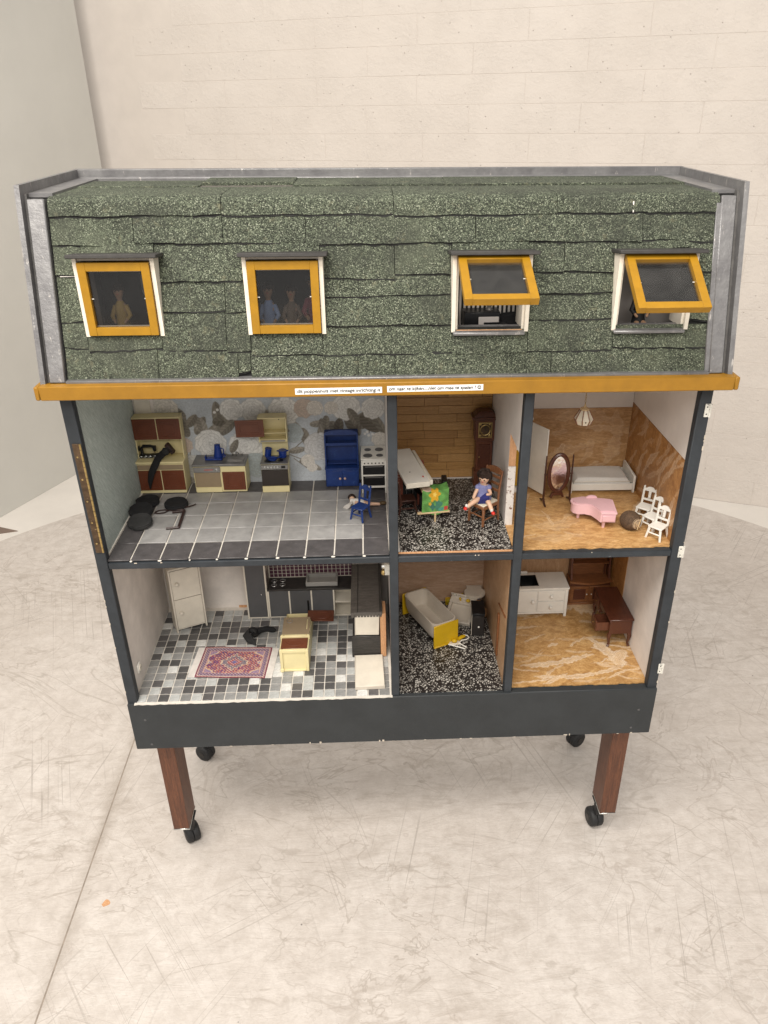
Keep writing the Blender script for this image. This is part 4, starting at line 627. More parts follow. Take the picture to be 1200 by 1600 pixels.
def toychair(name, label, mat, loc, rz, group=None, w=.026, d=.026, sh=.026, bh=.030):
    T = thing(name, label, 'chair', loc, rz, group); part(T, 'seat', mat, B(-w/2-.001, w/2+.001, -d/2-.001, d/2+.001, sh-.003, sh, .0008))
    for sx in (-1, 1):
        for sy in (-1, 1): part(T, 'leg', mat, TUBE([(sx*(w/2+.0015), sy*(d/2+.0015), 0), (sx*(w/2-.002), sy*(d/2-.002), sh-.002)], [.0019, .0025], 6))
    part(T, 'stretcher', mat, B(-w/2, w/2, -d/2-.0016, -d/2+.0004, sh*.42, sh*.42+.0026, .0005)); part(T, 'stretcher', mat, B(-w/2-.0014, -w/2+.0006, -d/2, d/2, sh*.45, sh*.45+.0026, .0005))
    for sx in (-1, 1): part(T, 'back_post', mat, TUBE([(sx*w*.46, d/2-.001, sh-.002), (sx*w*.47, d/2+.003, sh+bh*.6), (sx*w*.48, d/2+.0055, sh+bh)], [.0022, .0021, .0018], 6))
    y = d/2+.0026; part(T, 'back_rail', mat, RT(PRISM([(-w*.46, sh+bh*.72), (w*.46, sh+bh*.72), (w*.46, sh+bh*.88)]+ARC(0, sh+bh*.86, w*.30, bh*.13, 0, 180, 8)+[(-w*.46, sh+bh*.88)], y-.0012, y+.0012, 'y'), 'X', -5, (0, y, sh))); part(T, 'back_rail', mat, B(-w*.46, w*.46, d/2-.0008, d/2+.0014, sh+bh*.18, sh+bh*.30, .0004))
    part(T, 'splat', mat, RT(B(-.0024, .0024, y-.001, y+.001, sh+bh*.28, sh+bh*.76, .0004), 'X', -5, (0, y, sh))); return T
toychair('blue_chair', 'small blue toy chair standing in front of a fallen doll', BLUE, at(.4480, .136, FU), -36, w=.024, d=.024, sh=.026, bh=.036)
# dolls
def body(par, name, mat, joints, edges, sub=2):
    me = bpy.data.meshes.new(name); me.from_pydata([j[:3] for j in joints], edges, []); me.materials.append(mat); o = bpy.data.objects.new(name, me); COL.objects.link(o); o.parent = par
    k = o.modifiers.new('skin', 'SKIN'); k.use_smooth_shade = True
    for i, j in enumerate(joints): me.skin_vertices[0].data[i].radius = (j[3]*1.45, j[3]*1.45); me.skin_vertices[0].data[i].use_root = (i == 0)
    s = o.modifiers.new('sub', 'SUBSURF'); s.levels = sub; s.render_levels = sub; return o
def sitter(T, h, pelvis, chest, head, arms, legs, skin, top_mat, hair_mat, face=(0, -1, 0), shoe=None, skirt=None, hair_r=1.34, longhair=False, slv=False):
    """one continuous skinned body (pelvis, chest, neck, head, arms, legs) plus clothes, hair and face"""
    hr = h*.085; j = [(*pelvis, h*.05), (*chest, h*.055)]; e = [(0, 1)]; nk = tuple(chest[i]*.45+head[i]*.55 for i in range(3)); nk = (nk[0], nk[1], nk[2]-hr*.55)
    j += [(*nk, h*.026), (head[0], head[1], head[2]-hr*.25, hr*.80), (head[0], head[1], head[2]+hr*.45, hr*.78)]; e += [(1, 2), (2, 3), (3, 4)]
    for pts in arms:
        k = 1
        for i, p in enumerate(pts): j.append((*p, h*(.024, .021, .017, .017)[min(i, 3)])); e.append((k, len(j)-1)); k = len(j)-1
    for pts in legs:
        k = 0
        for i, p in enumerate(pts): j.append((*p, h*(.036, .029, .022, .022)[min(i, 3)])); e.append((k, len(j)-1)); k = len(j)-1
    body(T, 'body', skin, j, e)
    F = Vector(face).normalized(); H = Vector(head); S = F.cross(Vector((0, 0, 1))).normalized(); U = S.cross(F)
    eye = lambda s: H+F*hr*1.02+S*(s*hr*.40)+U*hr*.12
    part(T, 'eyes', DARKDOT, EL(eye(-1), (hr*.13,)*3, 8, 5), EL(eye(1), (hr*.13,)*3, 8, 5)); part(T, 'mouth', LIPS, EL(H+F*hr*1.00-U*hr*.42, (hr*.22, hr*.14, hr*.10), 8, 5)); part(T, 'nose', skin, EL(H+F*hr*1.10-U*hr*.12, (hr*.13,)*3, 8, 5))
    v, f = EL((0, 0, 0), (hr*hair_r,)*3, 16, 11); q = random.Random(int(h*1e4)); hv = []
    for p in v:
        d = Vector(p); n = d.normalized(); fr = n.dot(F); upz = n.dot(U); s = 1.0+.10*math.sin(9*math.atan2(n.y, n.x)+5*n.z)+q.uniform(-.06, .06)
        if fr > .30 and upz < .55: s *= .70
        if upz < -.35 and not longhair: s *= .80
        hv.append(tuple(H+U*hr*.18-F*hr*.12+d*s))
    part(T, 'hair', hair_mat, (hv, f))
    if top_mat:
        pc = Vector(pelvis); cc = Vector(chest); ax = cc-pc; part(T, 'dress', top_mat, TUBE([pc-ax*.18, pc+ax*.10, pc+ax*.55, cc+ax*.08, cc+ax*.32], [h*.145, h*.130, h*.108, h*.105, h*.055], 14, .85))
        for pts in arms: part(T, 'sleeve', top_mat, TUBE([chest]+[Vector(p) for p in pts[:2]]+[Vector(pts[1]).lerp(Vector(pts[2]), .55)] if slv else [chest, pts[0]], [h*.05, h*.052, h*.042, h*.036] if slv else [h*.05, h*.05], 10))
    return S, U, F
TOP = .0
# sitting doll and its chair (upper middle room)
T = thing('ladder_back_chair', 'brown wooden chair with curved back under the seated doll', 'chair', at(.672, .118, FM), -50)
part(T, 'seat', paint('seat_pad', (.60, .55, .44), .8, .12, 80, .3), B(-.0175, .0175, -.0195, .0195, .0395, .0425, .001)); part(T, 'seat_frame', CHAIRW, B(-.0190, .0190, -.0210, -.0175, .0345, .0405, .0006), B(-.0190, .0190, .0175, .0210, .0345, .0405, .0006), B(-.0190, -.0178, -.0175, .0175, .0345, .0405), B(.0178, .0190, -.0175, .0175, .0345, .0405))
for sx in (-1, 1): part(T, 'leg', CHAIRW, B(sx*.0170-.0020, sx*.0170+.0020, -.0210, -.0170, 0, .0344, .0006)); part(T, 'leg', CHAIRW, TUBE([(sx*.0165, .0235, 0), (sx*.0170, .0195, .034), (sx*.0175, .0205, .062), (sx*.0180, .0260, .094)], [.0021, .0023, .0022, .0018], 6)); part(T, 'finial', CHAIRW, EL((sx*.0180, .0265, .0955), (.0022, .0022, .0028), 8, 6)); part(T, 'stretcher', CHAIRW, CY((sx*.0170, -.019, .013), (sx*.0168, .0215, .013), .0013, n=6))
part(T, 'stretcher', CHAIRW, CY((-.017, -.019, .019), (.017, -.019, .019), .0013, n=6))
for i, z in enumerate((.056, .068, .080)): part(T, 'back_slat', CHAIRW, B(-.0168, .0168, .0205+.0018*i, .0222+.0018*i, z, z+.0055, .0005))
part(T, 'crest_rail', CHAIRW, PRISM([(-.0172, .089), (.0172, .089), (.0172, .094)]+ARC(0, .094, .0172, .008, 0, 180, 10)[1:-1]+[(-.0172, .094)], .0250, .0275, 'y'))
T = thing('seated_doll', 'dark-haired doll in blue dress and red shoes seated on brown wooden chair', 'doll', at(.6700, .1150, FM+.0425), 0)
sitter(T, .112, (.001, .004, .006), (-.001, .004, .028), (.0000, -.0015, .0475), [[(-.0075, .002, .030), (-.0150, -.004, .018), (-.0195, -.009, .008)], [(.0065, .001, .030), (.0125, -.008, .017), (.0030, -.0125, .0180)]], [[(-.004, .001, .005), (-.0170, -.015, .0070), (-.0335, -.027, .0010)], [(.004, .001, .005), (.0075, -.018, .0055), (.0130, -.030, -.0075)]], SKIN, DRESSB, HAIRD, (-.45, -.85, -.2), longhair=True, hair_r=1.50)
part(T, 'skirt', NAVY, TUBE([(.000, .002, .012), (-.001, -.006, .009), (-.001, -.015, .0055)], [.0085, .0120, .0135], 14, .45)); 
for s, p in ((-1, (-.0345, -.0280, .0008)), (1, (.0132, -.0308, -.0085))): part(T, 'sock', WHCLOTH, EL((p[0]-s*.0015, p[1]+.002, p[2]+.0032), (.0030, .0030, .0036), 10, 7)); part(T, 'shoe', REDP, EL((p[0]+s*.0010, p[1]-.0016, p[2]-.0005), (.0036, .0052, .0030), 12, 7))
part(T, 'sleeve', DRESSB, EL((-.0100, .001, .0270), (.0056, .0054, .0056), 10, 7)); part(T, 'sleeve', DRESSB, EL((.0090, -.001, .0270), (.0056, .0054, .0056), 10, 7)); part(T, 'collar', DRESSB, LATHE([(.0050, 0), (.0062, .001), (.0040, .0028)], (-.001, .0025, .0350), 12))
T = thing('fallen_doll', 'small doll in white dress lying on its back behind the blue chair', 'doll', at(.434, .190, FU+.0045), 0)
body(T, 'body', SKIN, [(.018, -.002, .000, .004), (.004, .001, .001, .0048), (-.003, .008, .0018, .0024), (-.0030, .0155, .0030, .0062), (.010, -.010, .0012, .0018), (.018, -.014, .0016, .0016), (.032, -.004, -.0010, .0026), (.052, -.005, -.0014, .0020)], [(0, 1), (1, 2), (2, 3), (1, 4), (4, 5), (0, 6), (6, 7)])
part(T, 'dress', WHCLOTH, XF(TUBE([(-.004, -.004, .003), (-.008, -.011, .0020), (-.0125, -.017, .0006)], [.0050, .0095, .0125], 14, .34), Matrix.Identity(4)), TUBE([(-.006, .002, .002), (.006, .000, .0025), (.020, -.003, .0015)], [.006, .0068, .0060], 10, .7))
part(T, 'hair', HAIRD, EL((-.0035, .0190, .0030), (.0078, .0058, .0066), 12, 8)); part(T, 'eyes', DARKDOT, EL((-.0050, .0140, .0088), (.0009,)*3, 6, 5), EL((-.0012, .0138, .0088), (.0009,)*3, 6, 5)); part(T, 'shoe', paint('brown_shoe', (.09, .055, .02), .6, .3, 90, .3), EL((.056, -.004, .0005), (.0070, .0048, .0036), 10, 7))
# black pads and iron pieces on the upper kitchen floor
for lab, x, y, dz, rx, mt in (('black round cushion lying alone in front of the hutch', .095, .200, 0, 0, VELVET), ('black round cushion at the back of the three by the teal wall', .0380, .212, 0, 0, VELVET), ('black round cushion in the middle of the three by the teal wall', .0370, .168, .004, 10, VELVET), ('charcoal felt cushion at the front of the three by the teal wall', .0450, .126, .003, 8, SOFTBK)):
    T = thing('cushion', lab, 'cushion', at(x, y, FU+dz), 0, 'black cushions on the kitchen floor', rx=rx); q = random.Random(int(x*1e4)); a = [1+q.uniform(-.04, .04) for _ in range(24)]
    def wob(s): return [(p[0]*(a[int(12+12*math.atan2(p[1], p[0])/math.pi) % 24]), p[1]*(a[int(12+12*math.atan2(p[1], p[0])/math.pi) % 24]), p[2]) for p in s[0]], s[1]
    part(T, 'pad', mt, wob(LATHE([(.008, .0004), (.0200, .0008), (.0222, .003), (.0222, .0075), (.0195, .0100), (.008, .0088), (.001, .0086)], (0, 0, 0), 24))); part(T, 'piping', mt, wob(LATHE([(.0208, .0088), (.0222, .0096), (.0214, .0106), (.0200, .0098)], (0, 0, 0), 24)))
T = thing('fire_tongs', 'thin dark brown tongs with looped end lying on the grey tiles', 'tongs', at(.092, .180, FU), 0); part(T, 'arm', TARN, TUBE([(.040, .021, .004), (.036, .018, .003), (.010, .004, .0022), (-.008, .000, .002), (-.016, .004, .002), (-.026, .002, .002), (-.032, -.004, .002)], .0013, 6)); part(T, 'arm', TARN, TUBE([(-.008, .000, .002), (-.014, -.008, .002), (-.024, -.011, .002), (-.033, -.008, .002)], .0013, 6)); part(T, 'handle', TARN, TUBE([(-.004, .001, .0024), (.022, .0005, .0024)], .0024, 6))
T = thing('iron_bracket', 'dark brown z-shaped iron bracket lying on the grey tiles', 'bracket', at(.107, .145, FU), 0); part(T, 'bar', TARN, TUBE([(.0075, .032, .003), (.010, -.034, .003)], .0028, 6)); part(T, 'foot', TARN, TUBE([(.010, -.034, .003), (-.012, -.037, .003)], .0024, 6)); part(T, 'top_bar', TARN, TUBE([(-.014, .026, .003), (.0075, .030, .003)], .0024, 6))
# --- upper middle room
T = thing('grandfather_clock', 'tall mahogany grandfather clock in the corner of the plank wall', 'clock', at(.6935, .2770, FM), 0)
part(T, 'base', MAHOG, B(-.0205, .0145, -.012, .014, 0, .030, .0008), B(-.0215, .0155, -.0135, .0145, 0, .005, .0006)); part(T, 'trunk', MAHOG, B(-.0180, .0145, -.009, .013, .0302, .094, .0008)); part(T, 'trunk_door', MAHX, B(-.0130, .0095, -.0110, -.0092, .038, .088, .0006)); knob(T, BRASS, -.0115, -.011, .062, .0013)
h_ = part(T, 'hood', MAHOG, B(-.0215, .0180, -.013, .0145, .098, .140, .0008), B(-.0195, .0160, -.011, .0135, .0942, .0978, .0006)); part(T, 'cornice', MAHX, B(-.0270, .0235, -.0175, .0150, .1402, .1455, .0008), B(-.0285, -.0255, -.0185, -.012, .143, .1475, .0005), B(.0220, .0250, -.0185, -.012, .143, .1475, .0005)); part(T, 'crown', MAHX, RINGS([[(-.0235, -.0150, .1456), (.0200, -.0150, .1456), (.0200, .0145, .1456), (-.0235, .0145, .1456)], [(-.0180, -.0110, .1530), (.0145, -.0110, .1530), (.0145, .0135, .1530), (-.0180, .0135, .1530)], [(-.0130, -.0080, .1560), (.0095, -.0080, .1560), (.0095, .0120, .1560), (-.0130, .0120, .1560)]], True), smooth=20)
d_ = part(T, 'dial_frame', BRASS, B(-.0150, .0115, -.0146, -.0130, .1035, .1055), B(-.0150, .0115, -.0146, -.0130, .1330, .1350), B(-.0150, -.0132, -.0146, -.0130, .1055, .1330), B(.0097, .0115, -.0146, -.0130, .1055, .1330)); part(d_, 'dial', OLDBR, B(-.0131, .0096, -.0138, -.0131, .1056, .1329)); part(d_, 'chapter_ring', BRASS, TUBE([(-.0018+.0095*math.cos(i*.3927), -.0141, .1193+.0105*math.sin(i*.3927)) for i in range(17)], .0012, 5)); part(d_, 'hands', DARKDOT, B(-.0022, -.0014, -.0150, -.0146, .1193, .1280), B(-.0018, .0040, -.0150, -.0146, .1189, .1197))
for x, z in ((-.0128, .1075), (.0092, .1075), (-.0128, .1310), (.0092, .1310)): part(d_, 'spandrel', BRASS, EL((x*.85-.0005, -.0139, z), (.0028, .0008, .0028), 8, 6))
for sx in (-.0215, .0180): part(T, 'column', MAHX, CY((sx, -.0125, .100), (sx, -.0125, .138), .0016, n=8))
BRICK = paint('toy_brick', (.26, .075, .045), .8, .3, 90, .5, worn=(.45, .33, .25), ws=260, wt=.60)
T = thing('toy_fireplace', 'little red brick fireplace with black opening half hidden under the white board', 'fireplace', at(.5145, .185, FM), 0)
part(T, 'surround', BRICK, B(0, .014, 0, .05, 0, .072, .0006), B(.041, .056, 0, .05, 0, .072, .0006), B(.0142, .0408, .002, .05, .052, .072, .0006)); part(T, 'opening', BLK, B(.0142, .0408, .012, .05, 0, .0518)); part(T, 'grate', GREYM, B(.018, .036, .004, .011, .030, .034, .0006), CY((.021, .007, .0), (.021, .007, .03), .0012, n=6), CY((.033, .007, .0), (.033, .007, .03), .0012, n=6), EL((.027, .007, .040), (.005, .004, .006), 8, 6))
for z in (.060, .066): part(T, 'mortar_line', OFFW, B(-.0002, .0562, -.0004, .0010, z, z+.0006))
T = thing('white_board', 'white table-top board with thick rim leaning on the brick fireplace', 'board', at(.5285, .190, FM+.0750), 11, rx=1.5)
part(T, 'panel', WHTOY, B(-.012, .0320, -.074, .072, .0, .0065, .0008)); part(T, 'rim', OFFW, B(.0322, .0385, -.073, .060, -.002, .0075, .001)); part(T, 'rim', OFFW, B(-.012, .0320, -.0765, -.0742, -.003, .0072, .0008)); part(T, 'screw_hole', DARKDOT, LATHE([(.0013, 0), (.0013, .0003)], (.006, -.030, .0065), 8)); part(T, 'red_mark', REDP, B(.0235, .0262, -.056, -.050, .0066, .0068))
T = thing('dark_chair', 'dark brown wooden chair tucked below the white board', 'chair', at(.5350, .1620, FM), 100)
part(T, 'seat', DKW, B(-.014, .014, -.015, .015, .026, .029, .0008))
for sx in (-1, 1):
    part(T, 'leg', DKW, TUBE([(sx*.013, -.0175, 0), (sx*.011, -.0135, .012), (sx*.012, -.013, .026)], [.0019, .0020, .0022], 6)); part(T, 'leg', DKW, TUBE([(sx*.013, .0180, 0), (sx*.012, .0145, .026), (sx*.012, .0185, .062)], [.0019, .0022, .0018], 6)); part(T, 'stretcher', DKW, B(sx*.0115-.001, sx*.0115+.001, -.012, .013, .010, .0125))
part(T, 'back_rail', DKW, B(-.012, .012, .0165, .0182, .046, .060, .0006)); part(T, 'back_rail', DKW, B(-.012, .012, .0150, .0165, .034, .038, .0005))
T = thing('black_bench', 'narrow black bench standing behind the green printed cloth', 'bench', at(.585, .185, FM), 0); part(T, 'rail', BLK, RT(B(-.0035, .0035, -.042, .036, .030, .040, .0008), 'Z', 24, (0, 0, 0), (-.030, 0, 0))); part(T, 'end', BLK, B(.020, .030, .020, .048, .0, .040, .0008)); part(T, 'seat', BLK, B(-.022, .022, -.020, .040, .022, .026, .0008)); part(T, 'leg', BLK, B(-.026, -.022, -.020, .036, 0, .030, .0005))
T = thing('cloth_stand', 'small pale wooden stand carrying a green cloth printed with a yellow flower', 'stand', at(.5830, .138, FM), 7)
def clpos(u, w): x = -.0245+.049*u; t = 1-w; y = np.where(t < .25, .012-.03*t/.25*.8, -.012-.010*(t-.25)); z = .064-.004*np.sin(u*3)-np.where(t < .25, .004*t, .001+.044*(t-.25)/.75)+.0012*np.sin(u*9+w*4); return np.stack([x+.003*(w-.5), y, z], 1)
def clcol(u, w):
    rn = np.random.RandomState(3); C = np.tile(np.array([.10, .26, .06]), (len(u), 1)); C *= (1+.3*np.sin(u*14+3*np.sin(w*9)))[:, None]*.8+.25
    def put(m, c): nonlocal C; C = C*(1-m[:, None])+np.array(c)*m[:, None]
    def pet(cx, cy, r, c, k=6): d = np.hypot(u-cx, (w-cy)*.95); th = np.arctan2(w-cy, u-cx); put(smooth(.02, -.02, d-r*(1+.22*np.cos(k*th))), c)
    put(smooth(.02, -.01, np.hypot((u-.16)*.9, (w-.82)*2)-.2), (.50, .36, .27)); pet(.62, .28, .13, (.05, .17, .11), 3); pet(.40, .25, .10, (.04, .14, .10), 4)
    pet(.47, .62, .19, (.62, .33, .02)); pet(.47, .62, .06, (.75, .55, .12), 5); pet(.30, .34, .05, (.60, .34, .03), 5)
    put((u > .84)*(u < .98)*(w < .20)*(w > .05)*1.0, (.42, .05, .04)); put((u > .62)*(u < .82)*(w < .17)*(w > .05)*1.0, (.06, .24, .17)); C *= (1+.12*rn.randn(len(u)))[:, None]; return np.clip(C, .01, 1)
sheet(70, 60, clpos, clcol, PICM, 'cloth', T); part(T, 'top_rail', PALEW, B(-.024, .024, -.012, .010, .055, .0585, .0006)); part(T, 'foot_rail', PALEW, B(-.034, .026, -.020, -.014, .0165, .0200, .0006)); part(T, 'leg', PALEW, B(-.003, .000, -.0215, -.0185, 0, .0164, .0004)); part(T, 'leg', PALEW, B(-.0015, .0015, .006, .010, 0, .055, .0004)); part(T, 'strut', PALEW, TUBE([(-.0015, -.017, .018), (-.001, .006, .05)], .0013, 6))
# --- upper right room
T = thing('white_wardrobe', 'white wardrobe behind the partition with its tall door swung open', 'wardrobe', at(.7255, .245, FO), 0)
part(T, 'side', WHTOY, B(.0005, .0030, 0, .058, .004, .145, .0005)); part(T, 'side', WHTOY, B(.0505, .0530, 0, .058, .004, .145, .0005)); part(T, 'back', WHTOY, B(.003, .0505, .0560, .058, .004, .145)); part(T, 'top', WHTOY, B(-.0005, .0545, -.001, .0585, .1452, .149, .0006)); part(T, 'shelf', WHTOY, B(.003, .0505, .002, .056, .070, .0725)); part(T, 'plinth', WHTOY, B(.003, .0505, .001, .056, 0, .006)); part(T, 'catch', DARKDOT, B(.046, .050, -.0016, -.001, .1465, .1480))
d_ = part(T, 'door', WHTOY, RT(B(0, .0470, -.0022, 0, .006, .141, .0005), 'Z', -60, (0, 0, 0), (.0535, .0, 0))); part(d_, 'door_knob', WHTOY, RT(EL((.0455, -.0040, .070), (.0022,)*3, 10, 7), 'Z', -60, (0, 0, 0), (.0535, .0, 0)))
T = thing('yellow_picture', 'yellow framed panel seen through the sawn door opening', 'picture', at(.7265, .225, FO), 0); part(T, 'frame', YEL, B(0, .040, .010, .013, .012, .090, .0008)); part(T, 'panel', paint('ochre_panel', (.50, .28, .02), .6, .3, 90, .2), B(.004, .036, .0086, .0098, .017, .085)); part(T, 'rail', WHTOY, B(0, .040, .004, .016, .0, .010, .0006), B(0, .040, .004, .016, .0902, .0945, .0006))
T = thing('cheval_mirror', 'oval standing mirror in dark walnut frame beside the bed', 'mirror', at(.8215, .184, FO), 4)
def ringy(rx, rz, cz, r, n=32): return TUBE([(rx*math.cos(2*math.pi*i/n), 0, cz+rz*math.sin(2*math.pi*i/n)) for i in range(n+1)], r, 8)
part(T, 'frame', MAHX, ringy(.0185, .0375, .062, .0040), RT(PRISM([(-.010, .022), (.010, .022), (.014, .012), (.010, .011), (.007, .016), (-.007, .016), (-.010, .011), (-.014, .012)], -.002, .002, 'y'), 'X', 0)); part(T, 'mirror_glass', MIRR, PRISM(ARC(0, .062, .0170, .0360, 0, 348, 29), -.0005, .0008, 'y'))
for s in (-1, 1):
    part(T, 'post', DKW, TUBE([(s*.0255, 0, .006), (s*.0255, 0, .050), (s*.0255, 0, .098)], [.0020, .0019, .0013], 7)); part(T, 'foot', DKW, TUBE([(s*.0260, -.017, .0012), (s*.0258, -.008, .004), (s*.0255, 0, .010), (s*.0258, .008, .004), (s*.0260, .017, .0012)], [.0018, .0020, .0022, .0020, .0018], 7)); part(T, 'pivot', DKW, CY((s*.021, 0, .060), (s*.0275, 0, .060), .0014, n=8))
T = thing('toy_bed', 'white wooden toy bed with pale crumpled mattress', 'bed', at(.9240, .2560, FO), -1.5)
part(T, 'headboard', WHTOY, B(.0545, .0590, -.0380, .0400, 0, .036, .001)); part(T, 'footboard', WHTOY, B(-.066, -.0625, -.0380, .0400, 0, .024, .001)); part(T, 'side_rail', WHTOY, B(-.0624, .0544, -.0375, -.0350, .006, .0200, .0006)); part(T, 'side_rail', WHTOY, B(-.0624, .0544, .0370, .0395, .006, .0200, .0006)); part(T, 'slats', WHTOY, B(-.0624, .0544, -.0348, .0368, .010, .013))
def mat_pos(u, w): rn = np.random.RandomState(1); x = -.061+.114*u; y = -.0340+.070*w; e = np.minimum(np.minimum(u, 1-u)*12, np.minimum(w, 1-w)*8).clip(0, 1); z = .013+.0150*np.sqrt(e)+.0010*np.sin(u*5+2*w)*np.sin(w*4+u*2); return np.stack([x, y, z], 1)
sheet(60, 40, mat_pos, lambda u, w: np.clip(np.array([[.60, .575, .54]])*(1+.04*np.sin(u*7+w*5)*np.sin(w*9-u*4))[:, None], 0, 1), PICM, 'mattress', T); part(T, 'seam', OFFW, TUBE([(-.060, -.0342, .0235), (.051, -.0342, .0235)], .0007, 5))
T = thing('toy_grand_piano', 'pink plastic grand piano on three legs in the middle of the bare floor', 'piano', at(.872, .105, FO), 0)
outl = [(-.034, .028), (-.016, .033), (.036, .018), (.030, -.032), (.0035, -.030)]+[(.000, -.018), (-.006, -.004), (-.016, .002), (-.028, .002), (-.036, .008), (-.0385, .018)]
def scale(p, k): return [(-.001+(x+.001)*k, .002+(y-.002)*k) for x, y in p]
part(T, 'case', PINK, PRISM(outl, .0145, .0310)); part(T, 'rim', PINK, PRISM(scale(outl, 1.045), .0312, .0340)); part(T, 'lid', PINKD, PRISM(scale(outl, .93), .0341, .0362)); part(T, 'music_stand', PINK, PRISM([(-.010, .0362)]+ARC(0, .0362, .010, .005, 180, 0, 8)+[(.010, .0362)], .0235, .0265, 'y')); part(T, 'key_slip', PINKD, B(.0060, .0290, -.0340, -.0322, .0170, .0290, .0006))
for x, y in ((-.024, .016), (.0125, -.022), (.029, .010)): part(T, 'leg', PINK, CY((x, y, 0), (x, y, .0144), .0026, .0034, 8))
T = thing('woven_ball', 'dark woven wicker ball with pale straw front on the bare floor', 'wicker ball', at(.9300, .0760, FO+.0165), 28)
part(T, 'shell', WICK, LATHE([(.004, -.0175), (.0105, -.0145), (.0148, -.0085), (.0166, 0), (.0156, .0075), (.0128, .0128), (.0100, .0150)], (0, 0, 0), 24, ax='y')); part(T, 'straw_end', STRAW, LATHE([(.0106, .0140), (.0100, .0160), (.006, .0176), (.001, .0182)], (0, 0, 0), 20, ax='y'))
part(T, 'binding', WICK, *[LATHE([(math.sqrt(max(.0001, .0167**2-h*h*.72)), h-.0008), (math.sqrt(max(.0001, .0167**2-h*h*.72))+.0010, h), (math.sqrt(max(.0001, .0167**2-h*h*.72)), h+.0008)], (0, 0, 0), 24, ax='y') for h in [(-.014+.0028*i) for i in range(11)]]); part(T, 'cross_stitch', PALEW, TUBE([(-.009, -.0178, .006), (.006, -.0186, -.008)], .0007, 5), TUBE([(.006, -.0180, .009), (-.001, -.0190, -.010)], .0007, 5)); part(T, 'braid', WICK, *[TUBE([((.0100-.002*k)*math.cos(t*.35), -.0160-.0006*k, (.0100-.002*k)*math.sin(t*.35)) for t in range(19)], .0006, 5) for k in (0, 2)])
for lab, x, y, rz in (('white toy chair farthest back of the three by the brown wall', .9685, .116, -40), ('white toy chair in the middle of the three by the brown wall', .9700, .079, -55), ('white toy chair nearest the front of the three by the brown wall', .9685, .043, -48)): toychair('white_chair', lab, WHTOY, at(x, y, FO), rz, 'white chairs by the brown wall', w=.024, d=.024, sh=.024, bh=.032)
T = thing('hanging_lamp', 'little hanging lamp with wooden ribs and cream panels on a chain', 'lamp', at(.8470, .150, .9405), 0)
part(T, 'crown', PALEW, LATHE([(.0035, .0120), (.0085, .0125), (.0085, .0150), (.003, .0175), (.0012, .0230)], (0, 0, 0), 8)); 
for i in range(8):
    a = 2*math.pi*(i+.5)/8; b = 2*math.pi*(i+1.5)/8; c0, s0, c1, s1 = math.cos(a), math.sin(a), math.cos(b), math.sin(b); part(T, 'panel', paint('lamp_panel', (.72, .66, .54), .5, .08, 90, .1) if 'lamp_panel' not in MATS else MATS['lamp_panel'], ([(.0078*c0, .0078*s0, .0125), (.0165*c0, .0165*s0, -.004), (.0125*c0, .0125*s0, -.0135), (.0125*c1, .0125*s1, -.0135), (.0165*c1, .0165*s1, -.004), (.0078*c1, .0078*s1, .0125)]+[(.0074*c0, .0074*s0, .0121), (.0160*c0, .0160*s0, -.004), (.0121*c0, .0121*s0, -.0133), (.0121*c1, .0121*s1, -.0133), (.0160*c1, .0160*s1, -.004), (.0074*c1, .0074*s1, .0121)], [(0, 1, 4, 5), (1, 2, 3, 4), (11, 10, 7, 6), (10, 9, 8, 7), (2, 8, 9, 3), (0, 5, 11, 6)]), smooth=0)
    part(T, 'rib', CHAIRW, TUBE([(.0080*c0, .0080*s0, .0130), (.0172*c0, .0172*s0, -.004), (.0128*c0, .0128*s0, -.0142)], .0010, 5))
    if i % 2: part(T, 'motif', DARKDOT, EL((.0162*math.cos((a+b)/2)*.93, .0162*math.sin((a+b)/2)*.93, -.0065), (.0010, .0010, .0016), 6, 5))
part(T, 'chain', BRASS, *[TUBE([(.0013*math.cos(t*.9)*(1 if i % 2 else 0), .0013*math.cos(t*.9)*(0 if i % 2 else 1), .0240+.0042*i+.0026*math.sin(t*.9)) for t in range(8)], .0004, 4) for i in range(18)])
# --- lower left room
T = thing('cream_cupboard', 'tall off-white cupboard with two doors standing askew in the corner', 'cupboard', at(.0710, .2440, FL), 24)
part(T, 'body', OFFW, B(-.031, .031, -.020, .020, .006, .152, .0008)); part(T, 'top', OFFW, B(-.032, .032, -.0225, .0205, .1522, .1555, .0006)); part(T, 'side', OFFW, B(-.0325, -.0290, -.0225, .0205, 0, .152, .0005)); part(T, 'side', OFFW, B(.0290, .0325, -.0225, .0205, 0, .152, .0005))
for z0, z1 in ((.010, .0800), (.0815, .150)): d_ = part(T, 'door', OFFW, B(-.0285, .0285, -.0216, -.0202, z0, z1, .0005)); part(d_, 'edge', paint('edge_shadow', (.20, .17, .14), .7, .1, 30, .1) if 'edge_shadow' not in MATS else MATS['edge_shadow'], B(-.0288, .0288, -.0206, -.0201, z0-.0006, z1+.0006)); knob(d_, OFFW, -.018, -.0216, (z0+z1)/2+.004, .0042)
T = thing('wall_socket', 'small white electrical socket on the lower left wall', 'socket', at(.0132, .051, ZF+.043), 0); part(T, 'plate', WHTOY, B(0, .004, -.008, .008, -.009, .009, .001)); part(T, 'face', OFFW, LATHE([(.0065, .004), (.0065, .0058), (.0055, .0062), (.001, .0048)], (0, 0, 0), 16, ax='x')); part(T, 'hole', DARKDOT, EL((.0056, -.002, 0), (.0006,)*3, 6, 5), EL((.0056, .002, 0), (.0006,)*3, 6, 5))
T = thing('persian_rug', 'red and blue persian toy rug with white fringe on the mosaic floor', 'rug', at(.1850, .1080, FL), -3.5)
